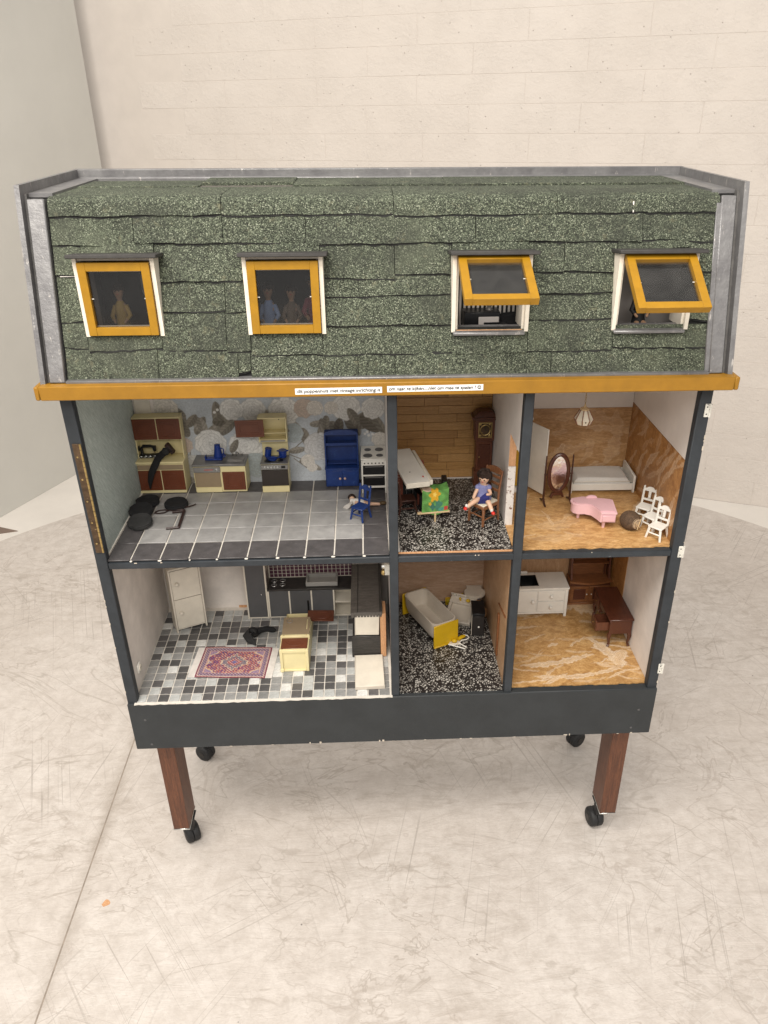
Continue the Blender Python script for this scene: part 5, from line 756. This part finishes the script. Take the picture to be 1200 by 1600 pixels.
def rugcol(u, w):
    x = np.abs(u-.5)*2; y = np.abs(w-.5)*2; rn = np.random.RandomState(9); asp = .70; C = np.tile(np.array([.34, .035, .035]), (len(u), 1)); ed = np.minimum(1-x, (1-y)*asp)
    def put(m, c): nonlocal C; m = np.clip(m, 0, 1)[:, None]; C = C*(1-m)+np.array(c)*m
    fl = np.sin(u*130)*np.sin(w*95); fl2 = np.sin((x*1.4+y)*62)*np.sin((x*1.4-y)*62); q = np.hypot(x*1.0, y*asp*1.15); th = np.arctan2(y*asp, x)
    g2 = np.sin(u*74+np.sin(w*30)*2)*np.sin(w*58+np.sin(u*40)*2); put((fl > .35)*1., (.46, .30, .20)); put((fl < -.45)*1., (.06, .09, .26)); put((g2 > .6)*1., (.05, .06, .16)); put((g2 < -.72)*1., (.55, .42, .30))
    corner = q+.05*np.cos(th*10) > .80; put(corner*1., (.10, .14, .34)); put(corner*(fl2 > .3)*1., (.52, .34, .25)); put(corner*(fl2 < -.5)*1., (.36, .05, .05)); put((np.abs(q+.05*np.cos(th*10)-.80) < .022)*1., (.55, .40, .28))
    md = x*.95+y*asp*1.1+.05*np.cos(th*14); put((md < .40)*1., (.055, .06, .13)); put((md < .40)*(fl2 > .2)*1., (.48, .36, .30)); put((np.abs(md-.40) < .02)*1., (.60, .45, .32)); put((md < .22)*1., (.36, .045, .05)); put((md < .22)*(fl > .2)*1., (.50, .42, .36)); put((md < .08)*1., (.10, .12, .30))
    for cx in (.72,): put((np.hypot(x-cx, y*asp) < .055)*1., (.52, .40, .32)); put((np.hypot(x-cx, y*asp) < .025)*1., (.1, .1, .3))
    b = ed < .20; put(b*1., (.17, .07, .09)); put(b*(fl > .1)*1., (.45, .33, .30)); put(b*(fl2 < -.25)*1., (.10, .11, .26)); put((np.abs(ed-.20) < .012)*1., (.50, .30, .25)); put((np.abs(ed-.055) < .012)*1., (.48, .33, .28)); put((ed < .03)*1., (.20, .02, .04))
    C *= (1+.15*rn.randn(len(u)))[:, None]; return np.clip(C, .01, 1)
sheet(190, 130, lambda u, w: np.stack([-.0690+.138*u, -.0475+.095*w, .0014+.0006*np.sin(u*11+w*5)+.0006*np.sin(w*8)], 1), rugcol, RUGM, 'pile', T)
for s in (-1, 1): part(T, 'fringe', WHCLOTH, *[B(s*.0692 if s > 0 else -.0825, .0825 if s > 0 else -.0692, -.047+.0024*i, -.047+.0024*i+.0019, .0004, .0011) for i in range(39)])
T = thing('black_soft_toy', 'crumpled black velvet toy lying behind the rug', 'toy', at(.2180, .185, FL), 0)
part(T, 'body', VELVET, TUBE([(-.004, .004, .006), (.008, .020, .007), (.022, .024, .007), (.034, .022, .0055), (.040, .020, .004)], [.008, .0085, .0082, .0080, .004], 12, .75)); part(T, 'fold', SOFTBK, TUBE([(.004, -.024, .0012), (-.010, -.010, .006), (-.020, .006, .007), (-.014, .018, .008), (-.002, .014, .0085), (.003, .002, .008)], [.0015, .0085, .0085, .0075, .0075, .006], 10, .55)); part(T, 'strap', BLK, TUBE([(-.016, .014, .013), (-.008, .018, .015), (.002, .012, .0145), (.004, .000, .0115), (-.004, -.006, .012)], .0028, 7))
T = thing('fitted_kitchen', 'grey-fronted fitted kitchen with black worktop and plum tiled splashback', 'kitchen unit', at(.1945, .2560, FL), 0)
part(T, 'tall_frame', OFFW, B(0, .0035, 0, .048, 0, .205, .0005), B(.0425, .0460, 0, .048, 0, .205, .0005), B(.0035, .0425, .002, .048, 0, .004), B(.0035, .0425, .044, .048, .004, .205)); d_ = part(T, 'tall_door', KGREY, B(.0038, .0422, -.0008, .0016, .0044, .203, .0006)); part(d_, 'knob', CHROME, EL((.034, -.0018, .063), (.0014,)*3, 8, 6))
part(T, 'base_frame', OFFW, B(.0462, .228, .002, .046, .0004, .004), *[B(x, x+.0032, 0, .046, .004, .0695, .0004) for x in (.0462, .0905, .1375, .1850, .2248)])
for i, (x0, x1) in enumerate(((.0496, .0903), (.0939, .1373), (.1409, .1848))):
    d_ = part(T, 'door', KGREY, B(x0, x1, -.0008, .0016, .0046, .0690, .0006))
    if i == 1: part(d_, 'pull', BLK, B(x1-.008, x1-.004, -.0022, -.0008, .016, .045, .0005))
part(T, 'open_shelf', OFFW, B(.1884, .2246, .004, .044, .034, .0365), B(.1884, .2246, .042, .045, .005, .069))
for i in range(4): part(T, 'dial', OFFW, EL((.0525+.0095*i, -.0002, .0715), (.0013, .0010, .0013), 8, 6))
w_ = part(T, 'worktop', BLKW, B(.0462, .228, -.002, .046, .0697, .0745, .0008))
for x, y in ((.060, .015), (.078, .016), (.059, .032), (.077, .033)): part(w_, 'cooking_ring', GREYM, TUBE([(x+.0058*math.cos(t*.3927), y+.0050*math.sin(t*.3927), .0752) for t in range(17)], .0009, 5))
SB_ = paint('sink_grey', (.32, .31, .29), .3, .1, 30, .05); part(T, 'sink', SB_, B(.128, .196, .006, .010, .0746, .0850, .001), B(.128, .196, .040, .044, .0746, .0850, .001), B(.128, .132, .0102, .0398, .0746, .0850, .001), B(.192, .196, .0102, .0398, .0746, .0850, .001), B(.1322, .1918, .0102, .0398, .0746, .0765)); part(T, 'sink_tap', CHROME, TUBE([(.142, .045, .080), (.142, .045, .094), (.146, .040, .095)], .0012, 6))
s_ = part(T, 'splashback', OFFW, B(.0462, .232, .0465, .0480, .0697, .135)); pt = mesh('splash_tile', [B(-.0038, .0038, -.0008, .0004, -.0038, .0038, .0005)], PURPLE)
for i in range(20):
    for j in range(7): inst(s_, 'splash_tile', pt, (.0525+.0090*i, .0461, .0800+.0086*j))
part(T, 'pelmet', OFFW, B(.0462, .232, .030, .0478, .1352, .140, .0006)); part(T, 'side_tiles', PURPLE, *[B(.0455, .0461, .008+.0086*i, .0156+.0086*i, .0765+.0086*j, .0841+.0086*j, .0002) for i in range(4) for j in range(4)])
T = thing('toppled_cooker', 'cream toy cooker lying on its back beside the rug with brown flap open', 'cooker', at(.2815, .0760, FL), 0)
part(T, 'bottom_frame', CREAM, B(0, .0055, -.0016, .004, 0, .052, .0006), B(.0500, .0555, -.0016, .004, 0, .052, .0006), B(.0055, .0500, -.0016, .004, .0455, .052, .0006), B(.0055, .0500, -.0010, .004, 0, .004, .0005)); part(T, 'body', CREAM, B(0, .0555, .0042, .066, 0, .0500, .0008), B(.0057, .0498, .0012, .0041, .0042, .0452)); part(T, 'foot', CREAM, B(-.001, .006, -.003, .006, -.0002, .007, .0006))
pd = part(T, 'door', BRDOOR, B(.002, .0535, .0045, .0380, .0502, .0522, .0005)); part(pd, 'moulding', BRDOOR, TUBE([(.028+.016*math.cos(t*.3142), .0212+.009*math.sin(t*.3142), .0524) for t in range(21)], .0007, 5)); part(T, 'counter_edge', CREAM, B(-.001, .0565, .0382, .0445, .044, .0560, .0008)); part(T, 'screw', BRASS, EL((.006, .041, .0562), (.0012,)*3, 8, 6), EL((.050, .041, .0562), (.0012,)*3, 8, 6))
pt2 = part(T, 'lid_panel', TAN, RT(B(.001, .0550, .0447, .1010, .0510, .0535, .0006), 'X', 4, (0, .045, .052))); part(pt2, 'ring_mark', GREYM, RT(TUBE([(.014+.0055*math.cos(t*.3927), .088+.0050*math.sin(t*.3927), .0537) for t in range(17)], .0005, 5), 'X', 4, (0, .045, .052))); part(pt2, 'handle', CREAM, RT(B(.0490, .0505, .062, .092, .0536, .0550, .0004), 'X', 4, (0, .045, .052)))
part(T, 'hood', CREAM, B(0, .0555, .066, .104, 0, .050, .0006)); part(T, 'shelf_box', CREAM, B(0, .0550, .1042, .158, 0, .0030), B(0, .002, .1042, .158, .003, .026, .0004), B(.053, .055, .1042, .158, .003, .026, .0004), B(.002, .053, .156, .158, .003, .026, .0004)); f_ = part(T, 'flap', BRDOOR, RT(B(.0445, .1000, .1280, .1660, .0262, .0282, .0005), 'Y', 2, (.05, .14, .026))); part(f_, 'moulding', BRDOOR, TUBE([(.074+.020*math.cos(t*.3142), .147+.012*math.sin(t*.3142), .0277) for t in range(21)], .0008, 5))
T = thing('dark_sideboard', 'dark grey stained cabinet with scalloped front edge along the slate partition', 'cabinet', at(.4225, .1140, FL), 0)
part(T, 'carcass', BLKW, B(.001, .0560, .0020, .178, 0, .052, .0006)); part(T, 'upper_carcass', BLK, B(.003, .0540, .0120, .178, .0522, .102)); t_ = part(T, 'top', GREYW, B(-.001, .0610, -.0005, .180, .1045, .1080, .0008)); part(t_, 'edge_moulding', BLKW, B(.0555, .0580, .001, .180, .1081, .1092, .0003), B(.0595, .0608, .001, .180, .1081, .1092, .0003), B(.0120, .0135, .001, .180, .1081, .1089, .0003)); part(t_, 'scallop_trim', GREYW, *[B(.0005+.0060*i, .0055+.0060*i, -.0016, -.0006, .0975, .1075, .0005) for i in range(10)], B(-.0005, .0605, -.0012, -.0004, .1010, .1076))
dr = part(T, 'white_drawer', OFFW, RT(B(.0065, .0540, -.0012, .0115, .0545, .1010, .001), 'Y', 1.5, (.03, 0, .07))); part(dr, 'drawer_edge', paint('drawer_edge', (.50, .45, .38), .6, .1, 30, .1), RT(B(.0060, .0078, -.0016, -.0010, .0545, .1000, .0003), 'Y', 1.5, (.03, 0, .07))); part(T, 'front_board', BLKW, B(-.001, .0560, -.0010, .0018, .0004, .0518, .0008)); part(T, 'side_board', RAWW, B(.0562, .0675, -.0010, .044, 0, .1040, .0008), label='raw orange pine board')
T = thing('white_slab', 'white square slab lying flat on the mosaic in front of the dark cabinet', 'board', at(.4555, .064, FL), 1); part(T, 'slab', OFFW, B(-.0275, .0275, -.048, .047, 0, .0075, .0008)); part(T, 'edge_band', BEIGE, B(-.0285, -.0276, -.048, .047, .0004, .0070), B(-.0285, .0280, -.0490, -.0481, .0004, .0070))
T = thing('metal_latch', 'bright metal latch screwed high on the slate partition of the kitchen', 'latch', at(.4925, .045, .700), 0); part(T, 'plate', HINGEW, B(-.004, .0055, -.006, .006, -.012, .010, .0006)); part(T, 'bolt', CHROME, CY((-.004, 0, .004), (-.009, 0, .004), .0052, .0044, 12)); part(T, 'knob', BRASS, EL((-.006, 0, -.009), (.0050, .0050, .0056), 12, 8))
# --- lower middle room
def tub():
    T = thing('bathtub', 'beige bathtub with bright yellow end panels standing at an angle', 'bathtub', at(.5840, .2080, FB), 25.5)
    L_, W_ = .132, .056; r = lambda k, z, i=0: [(x, y, z) for x, y in RRECT(0, 0, W_*k, L_*(1-(1-k)*.6)-i, .012, 5)]
    zz = lambda v: v
    part(T, 'shell', BEIGE, RINGS([r(.84, .016), r(.95, .030), r(.99, .050), r(1.0, .052), r(1.0, .0545), r(.92, .0545), r(.90, .052), r(.84, .030), r(.74, .021), r(.55, .0195)], True)); part(T, 'drain', CHROME, LATHE([(.002, 0), (.002, .0006)], (0, -.045, .0198), 10))
    part(T, 'end_panel', YEL, B(-.0285, .0285, -.0685, -.0655, .0, .0535, .0008)); part(T, 'end_panel', YEL, B(-.0285, .0285, .0655, .0685, .0, .0535, .0008)); part(T, 'panel_lip', YEL, B(-.0285, .0285, -.0700, -.0686, 0, .003, .0005)); return T
tub()
T = thing('washbasin', 'cream toy washbasin with yellow taps propped behind the bathtub', 'washbasin', at(.6560, .2480, FB+.012), -22, rx=22)
part(T, 'slab', BEIGE, B(-.029, .029, -.036, -.031, 0, .010, .0012), B(-.029, .029, .012, .030, 0, .010, .0012), B(-.029, -.022, -.031, .012, 0, .010, .0012), B(.022, .029, -.031, .012, 0, .010, .0012)); part(T, 'bowl', BEIGE, B(-.022, .022, -.031, .012, .0, .003)); part(T, 'upstand', BEIGE, B(-.029, .029, .028, .031, .010, .018, .0008))
for x in (-.006, .012): part(T, 'tap', YEL, CY((x, .019, .010), (x, .019, .016), .0018, n=8), EL((x, .017, .0175), (.0050, .0042, .0036), 10, 7) if x > 0 else EL((x, .019, .0170), (.0028, .0028, .0026), 10, 7))
for x in (-.020, -.014, .004): part(T, 'fitting', WHTOY, CY((x, .027, .0102), (x, .027, .0175), .0012, n=6))
T = thing('toilet', 'toy toilet with beige lid and lavender bowl in the corner', 'toilet', at(.6880, .2780, FB), -3)
part(T, 'pedestal', WASTE, LATHE([(.012, 0), (.011, .004), (.009, .016), (.014, .030), (.0155, .033)], (0, .000, 0), 18, 1.15)); part(T, 'bowl_rim', BEIGE, LATHE([(.015, .0332), (.0165, .0345), (.0160, .0370)], (0, 0, 0), 18, 1.15)); lid = ARC(0, -.004, .0225, .020, 180, 360, 16)+[(.0215, .006), (.0160, .012), (.0165, .024), (-.0165, .024), (-.0160, .012), (-.0215, .006)]; part(T, 'lid', BEIGE, PRISM(lid, .0375, .0408), PRISM([(x*.9, y*.9) for x, y in lid], .0408, .0420)); part(T, 'cistern', WASTE, B(-.014, .014, .014, .0255, .0, .0372, .001))
T = thing('black_cabinet', 'small black bedside cabinet with white knob by the plywood partition', 'cabinet', at(.6695, .1720, FB), -4); part(T, 'body', BLK, B(0, .0255, .002, .048, .0, .0545, .0008)); part(T, 'door', paint('black_door', (.022, .018, .016), .35, .2, 40, .1), B(.0012, .0243, 0, .0018, .003, .0500, .0005)); part(T, 'top', BLK, B(-.0008, .0263, -.0008, .0485, .0546, .0575, .0008)); part(T, 'side_edge', BEIGE, B(-.0012, -.0002, .002, .005, .002, .050)); knob(T, WHTOY, .0135, 0, .0255, .0020)
T = thing('shower_set', 'white toy shower hose with yellow heads lying on the terrazzo', 'shower', at(.6380, .150, FB), 0)
part(T, 'cradle', BEIGE, B(-.018, .006, -.007, .006, 0, .004, .0015)); part(T, 'hose', WHTOY, TUBE([(-.020, -.006, .003), (-.004, -.014, .003), (.012, -.022, .003), (.016, -.018, .003), (.002, -.004, .004), (.008, .002, .006), (.018, .004, .006), (.024, .010, .006), (.022, .018, .006), (.014, .019, .007)], .0013, 6)); part(T, 'shower_head', YEL, TUBE([(.001, .003, .008), (.009, .010, .0085), (.016, .014, .0080)], [.0040, .0042, .0028], 9)); part(T, 'tap', YEL, EL((-.007, -.001, .0075), (.0060, .0052, .0042), 12, 8))
T = thing('yellow_bracket', 'folded yellow plastic piece lying behind the washbasin', 'toy part', at(.652, .292, FB), 0); part(T, 'plate', YEL, B(-.026, .030, -.004, .004, .0, .016, .0008)); part(T, 'fin', YEL, PRISM([(.000, .016), (.014, .016), (.012, .028)], -.002, .001, 'y')); part(T, 'cover', paint('olive_plastic', (.40, .30, .02), .4, .1, 40, .05), B(-.024, -.002, -.010, -.0045, .008, .018, .0008))
T = thing('brown_scrap', 'brown leather scrap lying behind the black cabinet', 'scrap', at(.6995, .246, FB), 0); part(T, 'piece', paint('leather_scrap', (.30, .15, .06), .7, .3, 90, .3), TUBE([(-.010, .012, .030), (-.004, .006, .028), (.002, -.002, .022), (.007, -.008, .012), (.006, -.012, .004)], [.0030, .0075, .0050, .0065, .0020], 8, .35)); part(T, 'prop', YEL, TUBE([(-.008, .014, .002), (-.008, .010, .030)], .003, 6))
# --- lower right room
T = thing('white_sink_unit', 'white toy sink unit with black bowl, one door and two drawers', 'cabinet', at(.7580, .2330, FB), 0)
part(T, 'body', WHTOY, B(.002, .121, .0015, .060, .010, .049, .0006), B(.002, .121, .0015, .0040, .0492, .070), B(.002, .0045, .0042, .060, .0492, .070), B(.1185, .121, .0042, .060, .0492, .070), B(.0046, .1184, .0575, .060, .0492, .070)); part(T, 'leg', WHTOY, B(.1165, .1225, .0, .006, 0, .070, .0005)); part(T, 'leg', WHTOY, B(.0005, .0060, .0, .006, 0, .070, .0005)); part(T, 'leg', WHTOY, B(.1165, .1225, .055, .061, 0, .0098, .0005)); part(T, 'bottom_rail', WHTOY, B(.006, .1165, .0002, .004, .0085, .0130, .0004))
d_ = part(T, 'door', WHTOY, B(.008, .0560, -.0008, .0012, .0145, .0670, .0005)); knob(d_, WHTOY, .0480, -.0008, .042, .0040)
for z0, z1 in ((.0145, .0400), (.0415, .0670)): d_ = part(T, 'drawer', WHTOY, B(.0585, .1150, -.0008, .0012, z0, z1, .0005)); knob(d_, WHTOY, .0870, -.0008, (z0+z1)/2, .0040)
part(T, 'worktop', WHTOY, B(-.001, .0190, -.002, .062, .0702, .0745, .0006), B(.0610, .1240, -.002, .062, .0702, .0745, .0006), B(.0190, .0610, -.002, .0090, .0702, .0745, .0004), B(.0190, .0610, .0510, .062, .0702, .0745, .0004)); part(T, 'sink_bowl', BLK, B(.0192, .0608, .0092, .0105, .050, .0752, .0004), B(.0192, .0608, .0495, .0508, .050, .0752, .0004), B(.0192, .0205, .0106, .0494, .050, .0752, .0004), B(.0595, .0608, .0106, .0494, .050, .0752, .0004), B(.0206, .0594, .0106, .0494, .050, .0515)); part(T, 'upstand', WHTOY, B(-.001, .0450, .0575, .0620, .0746, .0795, .0008)); part(T, 'drain', CHROME, LATHE([(.002, .0516), (.002, .0520)], (.04, .03, 0), 8))
T = thing('walnut_dresser', 'walnut dresser with bowed shelf and two white knobs behind the desk', 'dresser', at(.8930, .2760, FB), 0)
part(T, 'base', WALN, B(.002, .091, .002, .028, 0, .0585, .0006)); part(T, 'plinth', WALN, B(.000, .092, -.0008, .028, 0, .0050, .0006)); bow = [(0, .028), (0, -.004)]+[(.093*i/12, -.004-.010*math.sin(math.pi*i/12)) for i in range(1, 12)]+[(.093, -.004), (.093, .028)]; part(T, 'bowed_shelf', WALN, PRISM(bow, .0588, .0635)); part(T, 'frieze', MAHX, B(.003, .090, .0002, .0019, .0480, .0580, .0004))
for x0, x1 in ((.005, .0450), (.0470, .088)): d_ = part(T, 'door', WALN, B(x0, x1, .0002, .0019, .007, .0460, .0005)); part(d_, 'panel', MAHX, B(x0+.007, x1-.007, -.0008, .0001, .013, .0400, .0006)); knob(d_, WHTOY, x1-.004 if x0 < .02 else x0+.004, .0002, .0270, .0014)
part(T, 'side', MAHOG, PRISM([(.0, .0637), (.028, .0637), (.028, .165), (.010, .165), (.008, .09)], .003, .0065, 'x')); part(T, 'side', MAHOG, PRISM([(.0, .0637), (.028, .0637), (.028, .165), (.010, .165), (.008, .09)], .0850, .0885, 'x')); part(T, 'back', WALN, B(.0067, .0848, .025, .028, .0637, .165)); part(T, 'shelf', WALN, B(.0067, .0848, .008, .0248, .098, .1005, .0004)); part(T, 'back_stile', MAHX, B(.0085, .0110, .0225, .0248, .0640, .0978), B(.0800, .0825, .0225, .0248, .0640, .0978))
T = thing('mahogany_desk', 'dark mahogany writing desk with curved legs and one drawer pulled open', 'desk', at(.9370, .1230, FB), 0)
part(T, 'top', MAHX, B(0, .0500, -.002, .119, .0640, .0675, .0012)); part(T, 'end_panel', MAHX, B(.0025, .0475, .0005, .0030, .0320, .0638, .0004)); part(T, 'end_panel', MAHX, B(.0025, .0475, .114, .1165, .0320, .0638, .0004)); part(T, 'back_panel', MAHX, B(.0455, .0478, .0032, .1138, .0320, .0638)); part(T, 'apron', MAHX, B(.0028, .0050, .042, .075, .0500, .0638), B(.0028, .0450, .040, .042, .0320, .0638), B(.0028, .0450, .075, .077, .0320, .0638)); part(T, 'scroll', MAHX, EL((.004, .001, .062), (.003, .003, .003), 8, 6), EL((.006, .002, .056), (.002, .002, .004), 8, 6))
for x, y in ((.0055, .004), (.0445, .004), (.0055, .112), (.0445, .112)):
    s = -1 if x < .02 else 1; part(T, 'leg', MAHX, TUBE([(x, y, .0325), (x+s*.0012, y-.001, .026), (x+s*.0008, y, .017), (x-s*.0008, y+.0005, .008), (x+s*.0008, y-.001, .0025), (x+s*.0016, y-.0025, .0006)], [.0042, .0046, .0032, .0022, .0024, .0030], 8))
d_ = part(T, 'drawer', MAHOG, B(-.0240, -.0218, .0060, .0380, .0360, .0600, .0005), B(-.0216, .0200, .0070, .0090, .0370, .0560), B(-.0216, .0200, .0350, .0370, .0370, .0560), B(-.0216, .0200, .0092, .0348, .0370, .0390), label='drawer pulled out'); part(d_, 'pull', BRASS, EL((-.0250, .022, .048), (.0012,)*3, 8, 6)); d_ = part(T, 'drawer', MAHOG, B(.0010, .0030, .0790, .1110, .0360, .0620, .0005)); part(d_, 'pull', BRASS, EL((.0004, .095, .049), (.0012,)*3, 8, 6))
# --- attic: dolls and furnishings glimpsed through the roof windows
AF = ZT+.0102
def attdoll(lab, x, y, z, h, skin, top, hair, face=(0, -1, 0), gr=None):
    T = thing('attic_doll', lab, 'doll', at(x, y, z), 0, gr); k = h
    sitter(T, h, (0, 0, .02*h/.1), (0, 0, .055*h/.1), (0, 0, .083*h/.1), [[(-.010*k/.1, 0, .055*k/.1), (-.016*k/.1, -.004, .040*k/.1), (-.008*k/.1, -.016, .030*k/.1)], [(.010*k/.1, 0, .055*k/.1), (.016*k/.1, -.004, .040*k/.1), (.008*k/.1, -.016, .030*k/.1)]], [[(-.005, -.004, .018*k/.1), (-.006, -.024, .016*k/.1), (-.006, -.026, .0)], [(.005, -.004, .018*k/.1), (.006, -.024, .016*k/.1), (.006, -.026, .0)]], skin, top, hair, face, slv=True); return T
SK2 = paint('doll_skin_shaded', (.30, .18, .11), .5, .08, 80, .05); YJ = paint('yellow_jacket', (.30, .20, .05), .8, .15, 80, .3); BJ = paint('black_jacket', (.012, .012, .013), .7, .2, 80, .3); LB = paint('light_blue_shirt', (.18, .25, .42), .7, .2, 80, .3); RS = paint('dark_red_dress', (.16, .03, .045), .8, .2, 80, .4); BRC = paint('brown_coat', (.10, .07, .05), .8, .2, 80, .4)  # attic dolls: the room's dimness is put into skin and jacket colours
attdoll('doll in yellow jacket behind the leftmost closed roof window', .094, .075, AF+.052, .085, SK2, YJ, HAIRD); attdoll('doll in light blue shirt behind the second roof window', .318, .085, AF+.045, .090, SK2, LB, HAIRD); attdoll('doll in brown coat in the middle of the second roof window', .353, .090, AF+.045, .085, SK2, BRC, HAIRD); attdoll('standing doll in dark red dress behind the second roof window', .389, .085, AF+.045, .105, SK2, RS, HAIRD); attdoll('doll in black jacket below the rightmost open roof window', .888, .060, AF+.055, .085, SK2, BJ, HAIRD)
for x0, x1, z in ((.03, .22, .052), (.28, .43, .045), (.80, .97, .055)): 
    T = thing('attic_bench', 'low dark bench behind the %s roof window' % {.03: 'leftmost', .28: 'second', .80: 'rightmost'}[x0], 'bench', at(x0, .050, AF), 0); part(T, 'seat', CARPETBLK, B(0, x1-x0, 0, .06, z-.005, z, .001)); part(T, 'leg', CARPETBLK, B(.004, .010, .004, .056, 0, z-.0052)); part(T, 'leg', CARPETBLK, B(x1-x0-.010, x1-x0-.004, .004, .056, 0, z-.0052))
T = thing('round_sign', 'grey rounded sign board behind the leftmost roof window', 'sign', at(.150, .110, AF+.0), 0); part(T, 'board', ATTICW, PRISM(RRECT(0, .125, .060, .050, .018, 5), 0, .004, 'y')); part(T, 'post', CARPETBLK, B(-.003, .003, .0042, .008, 0, .125)); part(T, 'marks', CARPETBLK, *[B(-.020+.006*i, -.0175+.006*i, -.0006, -.0001, .127, .135) for i in range(7)], *[B(-.014+.006*i, -.0115+.006*i, -.0006, -.0001, .113, .121) for i in range(5)])
T = thing('red_banner', 'dark red banner high behind the leftmost roof window', 'banner', at(.135, .130, AF+.150), 0); part(T, 'cloth', ATTICR, B(-.05, .06, 0, .003, .0, .025, .001)); part(T, 'rod', CARPETBLK, CY((-.055, .001, .026), (.065, .001, .026), .0015, n=6)); part(T, 'post', CARPETBLK, B(-.055, -.052, -.001, .003, -.150, .026), B(.062, .065, -.001, .003, -.150, .026))
T = thing('black_stereo', 'black box with pale square front below the striped attic wallpaper', 'box', at(.627, .048, AF), 0); part(T, 'body', BLK, B(-.010, .045, 0, .03, 0, .090, .001)); part(T, 'panel', ATTICW, B(.012, .043, -.002, -.0002, .055, .083, .0005)); part(T, 'screen', BLK, B(.020, .043, -.003, -.0021, .050, .075, .0004)); part(T, 'ornament', GREYM, LATHE([(.006, .0902), (.003, .094), (.005, .099), (.004, .106), (.001, .109)], (.030, .015, 0), 12))
T = thing('black_sofa', 'low black sofa below the striped attic wallpaper', 'sofa', at(.705, .040, AF), 0); part(T, 'seat', VELVET, B(-.03, .045, -.01, .035, 0, .060, .004)); part(T, 'arm', VELVET, CY((-.028, -.01, .062), (-.028, .035, .062), .010, n=12)); part(T, 'back', VELVET, RT(B(-.03, .045, .022, .035, .060, .086, .004), 'Y', -5, (0, 0, .06)))
